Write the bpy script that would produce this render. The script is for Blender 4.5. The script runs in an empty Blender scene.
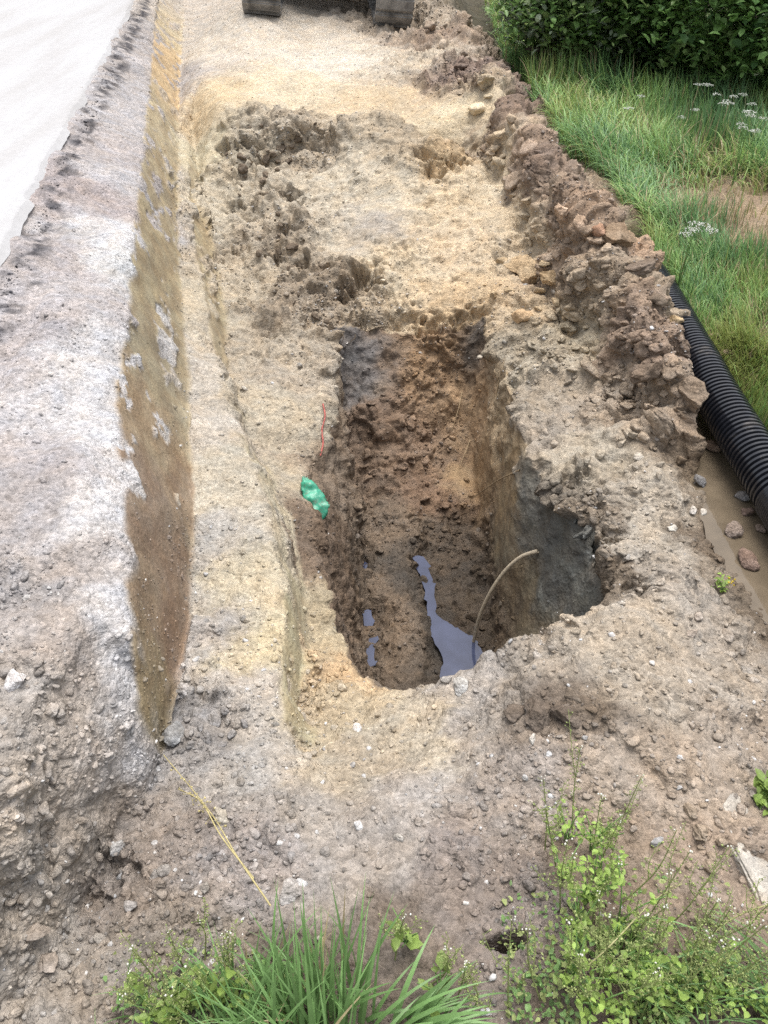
DETAIL = 2.6
EXPO = 1.0
import bpy, math, random
import numpy as np
from mathutils import Vector, Matrix
from mathutils.geometry import delaunay_2d_cdt
from mathutils.bvhtree import BVHTree

random.seed(7)
rng = np.random.default_rng(11)
scene = bpy.context.scene
col = scene.collection
R = math.radians

# ------------------------------------------------------------------ camera
W, H = 768, 1024
F = 773.0
PITCH = R(41.0)
CAM = np.array([0.0, 0.0, 1.65])
FWD = np.array([0.0, math.cos(PITCH), -math.sin(PITCH)])
RGT = np.array([1.0, 0.0, 0.0])
UPV = np.array([0.0, math.sin(PITCH), math.cos(PITCH)])
cd = bpy.data.cameras.new('camera')
cam = bpy.data.objects.new('camera', cd)
col.objects.link(cam)
cam.location = CAM
cam.rotation_euler = (math.pi / 2 - PITCH, 0, 0)
cd.sensor_fit = 'VERTICAL'
cd.sensor_height = 24.0
cd.lens = F / H * 24.0
cd.clip_start = 0.05
cd.clip_end = 500
scene.camera = cam


def ray(px, py):
    d = FWD + RGT * ((px - W / 2) / F) - UPV * ((py - H / 2) / F)
    return d / np.linalg.norm(d)


def P(px, py, z):
    """a point seen in the photo, at height z above the ground datum"""
    d = ray(px, py)
    return CAM + d * ((z - CAM[2]) / d[2])


def project(p):
    q = np.asarray(p) - CAM
    dep = q @ FWD
    return W / 2 + F * (q @ RGT) / dep, H / 2 - F * (q @ UPV) / dep, dep


# ------------------------------------------------------------------ numpy noise
def _hash(ix, iy, iz, s):
    h = (ix * 73856093) ^ (iy * 19349663) ^ (iz * 83492791) ^ (s * 2654435761)
    h &= 0xFFFFFFFF
    h = ((h ^ (h >> 16)) * 0x45d9f3b) & 0xFFFFFFFF
    h = ((h ^ (h >> 16)) * 0x45d9f3b) & 0xFFFFFFFF
    return h ^ (h >> 16)


def vnoise(p, s=0):
    """value noise, -1..1"""
    i = np.floor(p).astype(np.int64)
    f = p - i
    u = f * f * f * (f * (f * 6 - 15) + 10)
    out = np.zeros(len(p))
    for dx in (0, 1):
        wx = u[:, 0] if dx else 1 - u[:, 0]
        for dy in (0, 1):
            wy = u[:, 1] if dy else 1 - u[:, 1]
            for dz in (0, 1):
                wz = u[:, 2] if dz else 1 - u[:, 2]
                v = _hash(i[:, 0] + dx, i[:, 1] + dy, i[:, 2] + dz, s) / 4294967295.0
                out += wx * wy * wz * (v * 2 - 1)
    return out


def fbm(p, octv=3, s=0, gain=0.5):
    a, out, q = 1.0, np.zeros(len(p)), p.copy()
    for k in range(octv):
        out += a * vnoise(q, s + k * 17)
        a *= gain
        q = q * 2.03 + 5.1
    return out


def clods(p, s=0, rmin=0.25, rmax=0.75, keep=0.75, soft=False):
    """lumps half sunk in the soil: height of a union of random balls, one per unit cell"""
    i = np.floor(p).astype(np.int64)
    out = np.zeros(len(p))
    tone = np.zeros(len(p))
    for dx in (-1, 0, 1):
        for dy in (-1, 0, 1):
            for dz in (-1, 0, 1):
                c = i + np.array([dx, dy, dz])
                h = _hash(c[:, 0], c[:, 1], c[:, 2], s)
                r1 = (h & 1023) / 1023.0
                r2 = ((h >> 10) & 1023) / 1023.0
                r3 = ((h >> 20) & 1023) / 1023.0
                h2 = _hash(c[:, 0], c[:, 1], c[:, 2], s + 91)
                rr = rmin + (rmax - rmin) * ((h2 & 1023) / 1023.0) ** 2
                on = ((h2 >> 10) & 1023) / 1023.0 < keep
                d2 = (c[:, 0] + r1 - p[:, 0]) ** 2 + (c[:, 1] + r2 - p[:, 1]) ** 2 + (c[:, 2] + r3 - p[:, 2]) ** 2
                if soft:
                    v = rr * np.maximum(0, 1 - d2 / (rr * rr)) * on
                    m = v > out
                    out[m] = v[m]
                    tone[m] = (((h2 >> 20) & 1023) / 1023.0)[m] * 2 - 1
                    continue
                v = np.sqrt(np.maximum(0, rr * rr - d2)) * on
                # squash: flatter tops, steeper sides
                v = rr * (v / rr) ** 0.7
                m = v > out
                out[m] = v[m]
                tone[m] = (((h2 >> 20) & 1023) / 1023.0)[m] * 2 - 1
    return out, tone


def lin(c):
    c = np.asarray(c, float) / 255.0
    return np.where(c <= 0.04045, c / 12.92, ((c + 0.055) / 1.055) ** 2.4)


def desat(c, s):
    g = np.dot(c, [.2126, .7152, .0722])
    return g + (np.asarray(c) - g) * s


ALB = 1 / 1.62          # photo value of a sunlit patch -> surface colour
def alb(c):
    return desat(lin(c) * ALB * np.array([1.0, .995, .955]), .80)


# ------------------------------------------------------------------ object helpers
def mesh_obj(name, V, Fc, mat=None, parent=None, smooth=False, colors=None):
    me = bpy.data.meshes.new(name)
    V = np.asarray(V, float)
    if isinstance(Fc, np.ndarray):
        n, k = Fc.shape
        me.vertices.add(len(V))
        me.vertices.foreach_set('co', V.astype(np.float32).ravel())
        me.loops.add(n * k)
        me.loops.foreach_set('vertex_index', Fc.astype(np.int32).ravel())
        me.polygons.add(n)
        me.polygons.foreach_set('loop_start', np.arange(0, n * k, k, dtype=np.int32))
        me.polygons.foreach_set('loop_total', np.full(n, k, dtype=np.int32))
        me.update(calc_edges=True)
    else:
        me.from_pydata([tuple(v) for v in V], [], Fc)
    if smooth:
        me.polygons.foreach_set('use_smooth', np.ones(len(me.polygons), dtype=bool))
    if colors is not None:
        ca = me.color_attributes.new('Col', 'FLOAT_COLOR', 'POINT')
        c4 = np.ones((len(V), 4), np.float32)
        c4[:, :3] = colors
        ca.data.foreach_set('color', c4.ravel())
    o = bpy.data.objects.new(name, me)
    col.objects.link(o)
    if mat:
        me.materials.append(mat)
    if parent is not None:
        o.parent = parent
    return o


def tag(o, label=None, cat=None, group=None, kind=None):
    if label: o['label'] = label
    if cat: o['category'] = cat
    if group: o['group'] = group
    if kind: o['kind'] = kind
    return o


def empty(name, loc, rz=0.0):
    o = bpy.data.objects.new(name, None)
    o.empty_display_size = 0.05
    col.objects.link(o)
    o.location = Vector([float(v) for v in loc])
    o.rotation_euler = (0, 0, rz)
    return o


# ------------------------------------------------------------------ materials
def new_mat(name):
    m = bpy.data.materials.new(name)
    m.use_nodes = True
    nt = m.node_tree
    return m, nt, nt.nodes['Principled BSDF'], nt.nodes.new, nt.links.new


def noise_node(nt, scale, detail=4, rough=0.55, vec=None):
    n = nt.nodes.new('ShaderNodeTexNoise')
    n.inputs['Scale'].default_value = scale
    n.inputs['Detail'].default_value = detail
    n.inputs['Roughness'].default_value = rough
    if vec is not None:
        nt.links.new(vec, n.inputs['Vector'])
    return n


def maprange(nt, src, a, b, c, d):
    n = nt.nodes.new('ShaderNodeMapRange')
    n.inputs[1].default_value = a; n.inputs[2].default_value = b
    n.inputs[3].default_value = c; n.inputs[4].default_value = d
    nt.links.new(src, n.inputs[0])
    return n.outputs[0]


def math_node(nt, op, a, b):
    n = nt.nodes.new('ShaderNodeMath')
    n.operation = op
    for k, v in enumerate((a, b)):
        if isinstance(v, (int, float)):
            n.inputs[k].default_value = v
        else:
            nt.links.new(v, n.inputs[k])
    return n.outputs[0]


def scale_color(nt, colsock, fac):
    n = nt.nodes.new('ShaderNodeVectorMath')
    n.operation = 'SCALE'
    nt.links.new(colsock, n.inputs[0])
    if isinstance(fac, (int, float)):
        n.inputs['Scale'].default_value = fac
    else:
        nt.links.new(fac, n.inputs['Scale'])
    return n.outputs[0]


def mix_color(nt, fac, a, b):
    n = nt.nodes.new('ShaderNodeMix')
    n.data_type = 'RGBA'
    for sock, v in ((n.inputs[0], fac), (n.inputs[6], a), (n.inputs[7], b)):
        if isinstance(v, (int, float)):
            sock.default_value = v
        elif isinstance(v, (tuple, list, np.ndarray)):
            sock.default_value = (*[float(x) for x in v[:3]], 1)
        else:
            nt.links.new(v, sock)
    return n.outputs[2]


def soil_material(name, stone=False):
    m, nt, bs, N, L = new_mat(name)
    ca = N('ShaderNodeAttribute'); ca.attribute_name = 'Col'
    mk = N('ShaderNodeAttribute'); mk.attribute_name = 'Mask'      # r clods, g smear, b wet
    sep = N('ShaderNodeSeparateColor'); L(mk.outputs['Color'], sep.inputs[0])
    geo = N('ShaderNodeTexCoord')
    vec = geo.outputs['Object']
    n1 = noise_node(nt, 5.0, 5, 0.6, vec)
    n2 = noise_node(nt, 38.0, 5, 0.65, vec)
    n3 = noise_node(nt, 170.0, 3, 0.6, vec)
    f = math_node(nt, 'MULTIPLY', maprange(nt, n1.outputs[0], 0.3, 0.7, 0.84, 1.13),
                  maprange(nt, n2.outputs[0], 0.25, 0.75, 0.8, 1.18))
    f = math_node(nt, 'MULTIPLY', f, maprange(nt, n3.outputs[0], 0.25, 0.75, 0.8, 1.2))
    c = scale_color(nt, ca.outputs['Color'], f)
    # warm / cool mottling of the mixed subsoil
    n4 = noise_node(nt, 11.0, 4, 0.6, vec)
    tint = mix_color(nt, maprange(nt, n4.outputs[0], 0.35, 0.65, 0, 1), (1.04, 1.0, 0.95), (0.97, 1.0, 1.04))
    mul = N('ShaderNodeVectorMath'); mul.operation = 'MULTIPLY'
    L(c, mul.inputs[0]); L(tint, mul.inputs[1])
    c = mul.outputs[0]
    # grit: cells of paler and darker grains
    vo = N('ShaderNodeTexVoronoi'); vo.inputs['Scale'].default_value = 95
    L(vec, vo.inputs['Vector'])
    sv = N('ShaderNodeSeparateColor'); L(vo.outputs['Color'], sv.inputs[0])
    grit = maprange(nt, sv.outputs[0], 0, 1, 0.78, 1.24)
    gm = math_node(nt, 'ADD', math_node(nt, 'MULTIPLY', math_node(nt, 'SUBTRACT', grit, 1.0),
                   maprange(nt, sep.outputs[1], 0, 1, 0.8, 0.1)), 1.0)
    c = scale_color(nt, c, gm)
    # bucket smears in clay: streaks drawn along the trench, slightly dipping
    mp = N('ShaderNodeMapping'); mp.inputs['Rotation'].default_value = (R(-34), 0, 0)
    mp.inputs['Scale'].default_value = (11, 5, 11)
    L(vec, mp.inputs[0])
    ns = noise_node(nt, 1.0, 5, 0.55, mp.outputs[0])
    sfac = maprange(nt, ns.outputs[0], 0.4, 0.62, 0, 1)
    scol = mix_color(nt, sfac, (0.84, 0.80, 0.76), (1.10, 1.11, 1.07))
    nfl = noise_node(nt, 1.3, 6, 0.6, mp.outputs[0])
    scol = mix_color(nt, maprange(nt, nfl.outputs[0], .63, .68, 0, .6), scol, (1.35, 1.4, 1.45))
    one = mix_color(nt, sep.outputs[1], (1, 1, 1), scol)
    mul2 = N('ShaderNodeVectorMath'); mul2.operation = 'MULTIPLY'
    L(c, mul2.inputs[0]); L(one, mul2.inputs[1])
    L(mul2.outputs[0], bs.inputs['Base Color'])
    rg = math_node(nt, 'SUBTRACT', 0.96, math_node(nt, 'MULTIPLY', sep.outputs[2],
                   maprange(nt, n2.outputs[0], 0.3, 0.7, 0.62, 0.25)))
    L(rg, bs.inputs['Roughness'])
    bs.inputs['Specular IOR Level'].default_value = 0.15
    v2 = N('ShaderNodeTexVoronoi'); v2.inputs['Scale'].default_value = 230
    L(vec, v2.inputs['Vector'])
    bh = math_node(nt, 'ADD', math_node(nt, 'MULTIPLY', n2.outputs[0], 0.3), math_node(nt, 'MULTIPLY', n3.outputs[0], 0.2))
    bh = math_node(nt, 'ADD', bh, math_node(nt, 'MULTIPLY', vo.outputs['Distance'], -0.5))
    bh = math_node(nt, 'ADD', bh, math_node(nt, 'MULTIPLY', v2.outputs['Distance'], -0.25))
    bp = N('ShaderNodeBump'); bp.inputs['Distance'].default_value = 0.018
    L(maprange(nt, sep.outputs[1], 0, 1, 0.5, 0.2), bp.inputs['Strength'])
    L(bh, bp.inputs['Height'])
    L(bp.outputs[0], bs.inputs['Normal'])
    return m


def leaf_material(name, rough=0.5, trans=0.25, var=0.25):
    m, nt, bs, N, L = new_mat(name)
    ca = N('ShaderNodeAttribute'); ca.attribute_name = 'Col'
    geo = N('ShaderNodeTexCoord')
    n1 = noise_node(nt, 60, 3, 0.6, geo.outputs['Object'])
    c = scale_color(nt, ca.outputs['Color'], maprange(nt, n1.outputs[0], 0.3, 0.7, 1 - var, 1 + var))
    L(c, bs.inputs['Base Color'])
    bs.inputs['Roughness'].default_value = rough
    bs.inputs['Specular IOR Level'].default_value = 0.35
    tr = N('ShaderNodeBsdfTranslucent')
    L(scale_color(nt, c, 1.1), tr.inputs['Color'])
    mx = N('ShaderNodeMixShader'); mx.inputs[0].default_value = trans
    L(bs.outputs[0], mx.inputs[1]); L(tr.outputs[0], mx.inputs[2])
    L(mx.outputs[0], nt.nodes['Material Output'].inputs['Surface'])
    return m


def plain(name, c, rough=0.6, var=0.15, scale=25, bump=0.0, metallic=0.0, spec=0.5):
    m, nt, bs, N, L = new_mat(name)
    geo = N('ShaderNodeTexCoord')
    n1 = noise_node(nt, scale, 5, 0.62, geo.outputs['Object'])
    a = mix_color(nt, maprange(nt, n1.outputs[0], 0.3, 0.7, 0, 1), tuple(np.asarray(c) * (1 - var)), tuple(np.asarray(c) * (1 + var)))
    L(a, bs.inputs['Base Color'])
    bs.inputs['Roughness'].default_value = rough
    bs.inputs['Metallic'].default_value = metallic
    bs.inputs['Specular IOR Level'].default_value = spec
    if bump:
        bp = N('ShaderNodeBump'); bp.inputs['Strength'].default_value = bump; bp.inputs['Distance'].default_value = 0.01
        L(n1.outputs[0], bp.inputs['Height']); L(bp.outputs[0], bs.inputs['Normal'])
    return m

# ------------------------------------------------------------------ terrain: break lines of the excavation
lines = []
def line(pts, closed=False):
    lines.append(([np.array(p, float) for p in pts], closed))
def PL(seq):
    return [P(*s) for s in seq]

# edge of the road
roadA = [np.array(v) for v in ((-1.55, -6, .40), (-1.45, -2, .40), (-1.38, 0.6, .40), (-1.42, 1.8, .40))] + \
        PL([(2, 248, .40), (40, 172, .40), (80, 100, .40), (110, 45, .40), (134, 0, .40)]) + \
        [np.array(v) for v in ((-3.4, 14, .40), (-4.6, 20, .40), (-16, 80, .4))]
line(roadA)
line([p + np.array([0.05, 0, -0.018]) for p in roadA])
line([p + np.array([0.20, 0, -0.07]) for p in roadA])
# foot of the verge / head of the scraped clay face
faceT = [np.array((-0.95, -1.0, .22)), np.array((-.9, 0.2, .24))] + PL([
    (8, 860, .20), (44, 800, .20), (84, 756, .16), (118, 747, .09), (143, 702, .07), (138, 670, .15), (134, 640, .22), (130, 560, .24), (128, 500, .24), (117, 400, .24),
    (124, 350, .24), (139, 200, .24), (149, 100, .25), (153, 50, .27), (158, 4, .30)]) + [np.array((-2.75, 12.5, .36)), np.array((-3.3, 16, .38))]
line(faceT)
# foot of the face and of the ragged near end of the verge
faceB = [np.array((-.70, -1.0, .03)), np.array((-.70, 0.30, 0.0))] + PL([
    (30, 985, -.02), (84, 925, -.05), (108, 860, -.06), (135, 805, -.08), (158, 757, -.11), (173, 690, -.15), (190, 600, -.18), (192, 520, -.18), (187, 400, -.15),
    (183, 350, -.14), (178, 270, -.10), (176, 200, -.09), (178, 130, -.05), (181, 60, .03), (184, 8, .14)]) + [np.array((-2.35, 12.5, .3))]
line(faceB)
# second, lower bucket step
stepT = PL([(186, 130, -.07), (190, 200, -.13), (196, 256, -.16), (212, 330, -.20), (221, 385, -.20), (240, 430, -.18),
            (266, 500, -.16), (281, 560, -.155), (286, 610, -.155), (281, 680, -.14), (288, 735, -.12)])
line(stepT)
stepB = PL([(192, 130, -.12), (203, 200, -.25), (214, 256, -.32), (224, 325, -.35), (229, 385, -.30), (254, 440, -.33),
            (285, 510, -.36), (300, 580, -.39), (307, 640, -.40), (306, 700, -.35), (308, 745, -.20)])
line(stepB)
# rim of the pit (closed)
rim = PL([(334, 328, -.37), (335, 385, -.40), (333, 425, -.41), (324, 450, -.40), (313, 480, -.38), (312, 515, -.39), (321, 552, -.40), (334, 610, -.40), (347, 642, -.38),
          (358, 664, -.36), (382, 684, -.31), (411, 691, -.27), (450, 677, -.20), (490, 666, -.12), (545, 648, -.05), (590, 614, 0.0), (625, 597, .01),
          (645, 590, -.02), (638, 574, -.06), (606, 545, -.13), (578, 516, -.16), (552, 482, -.19), (527, 455, -.20), (512, 395, -.24), (500, 345, -.27),
          (484, 318, -.29), (440, 322, -.33), (390, 326, -.36)])
line(rim, True)
# a ledge inside the left wall
line(PL([(341, 375, -.52), (341, 420, -.56), (344, 480, -.60), (350, 540, -.66), (357, 590, -.70)]))
# foot of the walls: the pit floor (closed)
FZ = -.98
floorE = PL([(346, 396, -.66), (349, 450, -.82), (354, 510, -.95), (361, 560, FZ), (365, 610, FZ), (370, 665, FZ)]) + \
         [np.array((-.02, 1.66, FZ)), np.array((.2, 1.60, FZ)), np.array((.42, 1.66, FZ))] + \
         PL([(498, 690, FZ), (495, 640, FZ), (488, 580, FZ), (478, 515, -.95), (470, 450, -.84), (464, 395, -.66), (452, 350, -.45), (400, 362, -.50)])
line(floorE, True)
line(PL([(362, 480, -.90), (420, 474, -.88), (468, 482, -.90)]))
# ruts on the floor
line(PL([(380, 690, -.96), (377, 600, -.92), (372, 540, -.92)]))
line(PL([(415, 700, -.95), (412, 620, -.90), (400, 545, -.92)]))
line(PL([(466, 720, -1.03), (445, 630, -1.02), (424, 560, -1.0)]))
# the sandy head of the trench
line(PL([(255, 292, -.34), (300, 268, -.30), (345, 262, -.25), (400, 268, -.24), (450, 262, -.2), (492, 270, -.17)]))
line(PL([(215, 190, -.20), (250, 205, -.22), (300, 200, -.18), (350, 195, -.15), (410, 200, -.10), (455, 205, -.08), (510, 225, -.04)]))
line(PL([(208, 142, -.06), (250, 158, -.10), (300, 152, -.08), (345, 136, -.02), (385, 132, .0), (415, 150, -.06), (440, 168, -.11), (466, 160, -.09), (486, 170, -.06)]))
line(PL([(200, 70, .14), (215, 108, .11), (250, 112, .13), (300, 116, .15), (345, 110, .17), (385, 106, .19), (415, 120, .18), (440, 133, .17), (464, 126, .18)]))
line(PL([(205, 50, .18), (280, 70, .20), (375, 66, .22), (440, 70, .24)]))
# spoil heap along the right
crest = PL([(446, -10, .36), (474, 40, .34), (500, 84, .31), (532, 136, .29), (580, 202, .27), (612, 244, .23), (640, 310, .18), (678, 362, .14), (702, 398, .08)])
line([np.array((1.0, 14, .42))] + crest)
line(PL([(424, 4, .32), (455, 52, .27), (488, 104, .22), (518, 164, .16), (556, 222, .11), (586, 272, .06), (612, 330, .03), (650, 380, .02), (680, 416, -.02)]))
ftL = PL([(404, 0, .26), (434, 58, .23), (470, 112, .16), (484, 135, .07), (502, 190, -.04), (528, 240, -.11), (550, 300, -.16), (580, 350, -.17), (616, 400, -.15), (654, 436, -.14)])
line(ftL)
ftR = [np.array((1.75, 14, .05))] + [np.array((p[0] + .34, p[1] + .10, -.03)) for p in crest[:5]] + \
      [np.array((1.52, 4.6, -.06)), np.array((1.50, 3.9, -.10)), np.array((1.50, 3.3, -.13)), np.array((1.50, 2.9, -.15))]
line(ftR)
# puddle bed beside the pipe (closed)
line([*PL([(684, 432, -.19), (692, 480, -.19), (708, 530, -.19), (734, 576, -.19), (775, 616, -.19)]), np.array((1.16, 1.35, -.19)), np.array((1.24, .95, -.19)), np.array((1.42, .8, -.19)), np.array((1.42, 1.4, -.19)), np.array((1.42, 2.2, -.19)), np.array((1.38, 2.75, -.19))], True)
line(PL([(718, 450, -.235), (742, 530, -.24), (790, 596, -.235)]) + [np.array((1.32, 1.1, -.235))])
# grass verge on the right
line([np.array((1.62, 1.0, -.10)), np.array((1.60, 2.2, -.07)), np.array((1.66, 3.0, -.06))])
single = PL([  # rim surroundings, near mound, foreground
    (660, 470, -.06), (640, 440, -.10), (600, 470, -.13), (560, 400, -.19), (560, 340, -.19), (530, 300, -.15), (672, 500, -.12), (700, 570, -.12), (660, 560, -.02),
    (640, 640, .05), (690, 690, .05), (740, 690, -.02), (600, 700, .06), (545, 705, .03), (480, 720, -.05), (420, 735, -.12), (360, 720, -.22), (330, 700, -.30),
    (690, 780, .05), (742, 792, .02), (768, 830, .02), (764, 790, -.06), (800, 800, -.10), (640, 800, .05), (560, 800, .02), (480, 800, -.01), (400, 800, -.05),
    (340, 800, -.08), (260, 760, -.10), (266, 720, -.12), (220, 740, -.13), (230, 640, -.15), (240, 560, -.15), (215, 470, -.155), (205, 420, -.17),
    (200, 820, -.07), (150, 870, -.06), (260, 860, -.04), (340, 870, -.03), (430, 880, .0), (560, 880, .03), (660, 880, .03), (740, 880, .02),
    (505, 930, .015), (420, 950, .02), (300, 950, .0), (200, 950, -.01), (620, 960, .03), (740, 960, .03),
    (270, 350, -.37), (290, 420, -.37), (250, 250, -.28), (310, 520, -.37), (322, 640, -.39),
    (60, 450, .34), (60, 600, .32), (40, 700, .30), (90, 520, .30), (95, 620, .28), (4, 735, .31), (100, 300, .31), (50, 330, .36),
    (225, 20, .20), (300, 40, .22), (360, 34, .22), (400, 50, .22), (330, 6, .27), (393, 28, .23)])
single += [np.array(v) for v in (
    (-.3, .2, .02), (.3, .2, .02), (.9, .5, .02), (0, -1, .02), (1.6, 0, -.05), (-.3, -3, .03), (1.5, -3, -.03), (2.4, .5, -.06), (2.2, 1.5, -.04), (2.2, 2.8, -.05), (2.6, 4.2, -.06),
    (3, 6, -.08), (3, 8, -.05), (5, 5, -.05), (6, 10, 0), (2.6, 11, .02), (-1, 11, .32), (0, 11, .27), (0, 14, .28), (-1.22, 8.62, .42), (-1.22, 9.6, .44), (-1.48, 9.0, .41), (-.98, 9.0, .37), (-1.22, 8.2, .29), (-2, 20, .35), (2, 20, .2), (8, 20, .1),
    (-4, 0, .395), (-4, 10, .395), (-9, 30, .395), (-120, -120, .38), (-120, 120, .38), (120, -120, 0), (120, 120, .3), (0, 120, .3), (0, -120, 0), (-6, -6, .39), (6, -6, 0), (-30, 20, .385), (30, 20, 0), (30, 60, .2))]

pts2, zz, edges = [], [], []
for pl, closed in lines:
    b = len(pts2)
    for p in pl:
        pts2.append(Vector((p[0], p[1]))); zz.append(p[2])
    edges += [(b + k, b + k + 1) for k in range(len(pl) - 1)]
    if closed:
        edges.append((b + len(pl) - 1, b))
for p in single:
    pts2.append(Vector((p[0], p[1]))); zz.append(p[2])
ov, oe, of, ovo, oeo, ofo = delaunay_2d_cdt(pts2, edges, [], 0, 1e-5)
V = np.zeros((len(ov), 3))
bad = 0
for k, v in enumerate(ov):
    V[k, :2] = v[:]
    if ovo[k]:
        V[k, 2] = np.mean([zz[i] for i in ovo[k]])
    else:   # two break lines crossed: take the nearest input heights
        bad += 1
        d = [((p.x - v.x) ** 2 + (p.y - v.y) ** 2 + 1e-6) for p in pts2]
        w = 1 / np.array(d) ** 1.5
        V[k, 2] = float((w * np.array(zz)).sum() / w.sum())
        if __name__ == '__main__':
            print('crossing at', v[:], project(V[k]))
T = np.array([f for f in of if len(f) == 3], dtype=np.int64)
a, b, c = V[T[:, 0]], V[T[:, 1]], V[T[:, 2]]
flip = ((b - a)[:, 0] * (c - a)[:, 1] - (b - a)[:, 1] * (c - a)[:, 0]) < 0
T[flip] = T[flip][:, ::-1]


def target_len(mid, k, lo):
    q = mid[:, :3] - CAM
    dist = np.linalg.norm(q, axis=1)
    dep = q @ FWD
    sx = np.abs(q @ RGT) / np.maximum(dep, .05) * F
    sy = np.abs(q @ UPV) / np.maximum(dep, .05) * F
    inside = (dep > 0) & (sx < W / 2 * 1.12) & (sy < H / 2 * 1.08)
    return np.maximum(dist * k * np.where(inside, 1.0, 3.0), lo)


def refine(V, T, k, lo, iters=14):
    for _ in range(iters):
        e = np.concatenate([T[:, [0, 1]], T[:, [1, 2]], T[:, [2, 0]]])
        e.sort(axis=1)
        key = e[:, 0] * np.int64(len(V)) + e[:, 1]
        u, first, inv = np.unique(key, return_index=True, return_inverse=True)
        eu = e[first]
        p0, p1 = V[eu[:, 0]], V[eu[:, 1]]
        mid = (p0 + p1) / 2
        mark = np.linalg.norm((p1 - p0)[:, :3], axis=1) > target_len(mid, k, lo)
        if not mark.any():
            break
        newid = np.full(len(eu), -1, dtype=np.int64)
        newid[mark] = len(V) + np.arange(mark.sum())
        V = np.concatenate([V, mid[mark]])
        n = len(T)
        m = np.stack([newid[inv[:n]], newid[inv[n:2 * n]], newid[inv[2 * n:]]], axis=1)
        cnt = (m >= 0).sum(axis=1)
        out = [T[cnt == 0]]
        for s in range(3):                       # one split edge
            q = (cnt == 1) & (m[:, s] >= 0)
            t, mm = T[q], m[q][:, s]
            i, j, l = t[:, s], t[:, (s + 1) % 3], t[:, (s + 2) % 3]
            out += [np.stack([i, mm, l], 1), np.stack([mm, j, l], 1)]
        for s in range(3):                       # edge s is the one left whole
            q = (cnt == 2) & (m[:, s] < 0)
            t = T[q]
            i, j, l = t[:, s], t[:, (s + 1) % 3], t[:, (s + 2) % 3]
            mj, ml = m[q][:, (s + 1) % 3], m[q][:, (s + 2) % 3]
            out += [np.stack([mj, l, ml], 1), np.stack([i, j, mj], 1), np.stack([i, mj, ml], 1)]
        q = cnt == 3
        t, mm = T[q], m[q]
        out += [np.stack([t[:, 0], mm[:, 0], mm[:, 2]], 1), np.stack([mm[:, 0], t[:, 1], mm[:, 1]], 1),
                np.stack([mm[:, 2], mm[:, 1], t[:, 2]], 1), mm]
        T = np.concatenate(out)
    return V, T


def smooth_mesh(V, T, it, lam=0.5):
    e = np.concatenate([T[:, [0, 1]], T[:, [1, 2]], T[:, [2, 0]]])
    e = np.concatenate([e, e[:, ::-1]])
    n = np.bincount(e[:, 0], minlength=len(V)).astype(float)
    n[n == 0] = 1
    for _ in range(it):
        s = np.stack([np.bincount(e[:, 0], weights=V[e[:, 1], k], minlength=len(V)) for k in range(3)], 1) / n[:, None]
        V = V + lam * (s - V)
    return V


def normals(V, T):
    fn = np.cross(V[T[:, 1]] - V[T[:, 0]], V[T[:, 2]] - V[T[:, 0]])
    N = np.stack([sum(np.bincount(T[:, j], weights=fn[:, k], minlength=len(V)) for j in range(3)) for k in range(3)], 1)
    return N / np.maximum(np.linalg.norm(N, axis=1), 1e-12)[:, None]


V, T = refine(V, T, 14 / F, .02)
V = smooth_mesh(V, T, 3, .45)
V, T = refine(V, T, 6 / F, .012)
V = smooth_mesh(V, T, 2, .5)
base_bvh = BVHTree.FromPolygons([tuple(v) for v in V], [tuple(t) for t in T.tolist()])


def on_base(px, py):
    d = ray(px, py)
    h = base_bvh.ray_cast(Vector(CAM), Vector(d))
    return np.array(h[0]) if h[0] is not None else P(px, py, 0)


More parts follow.
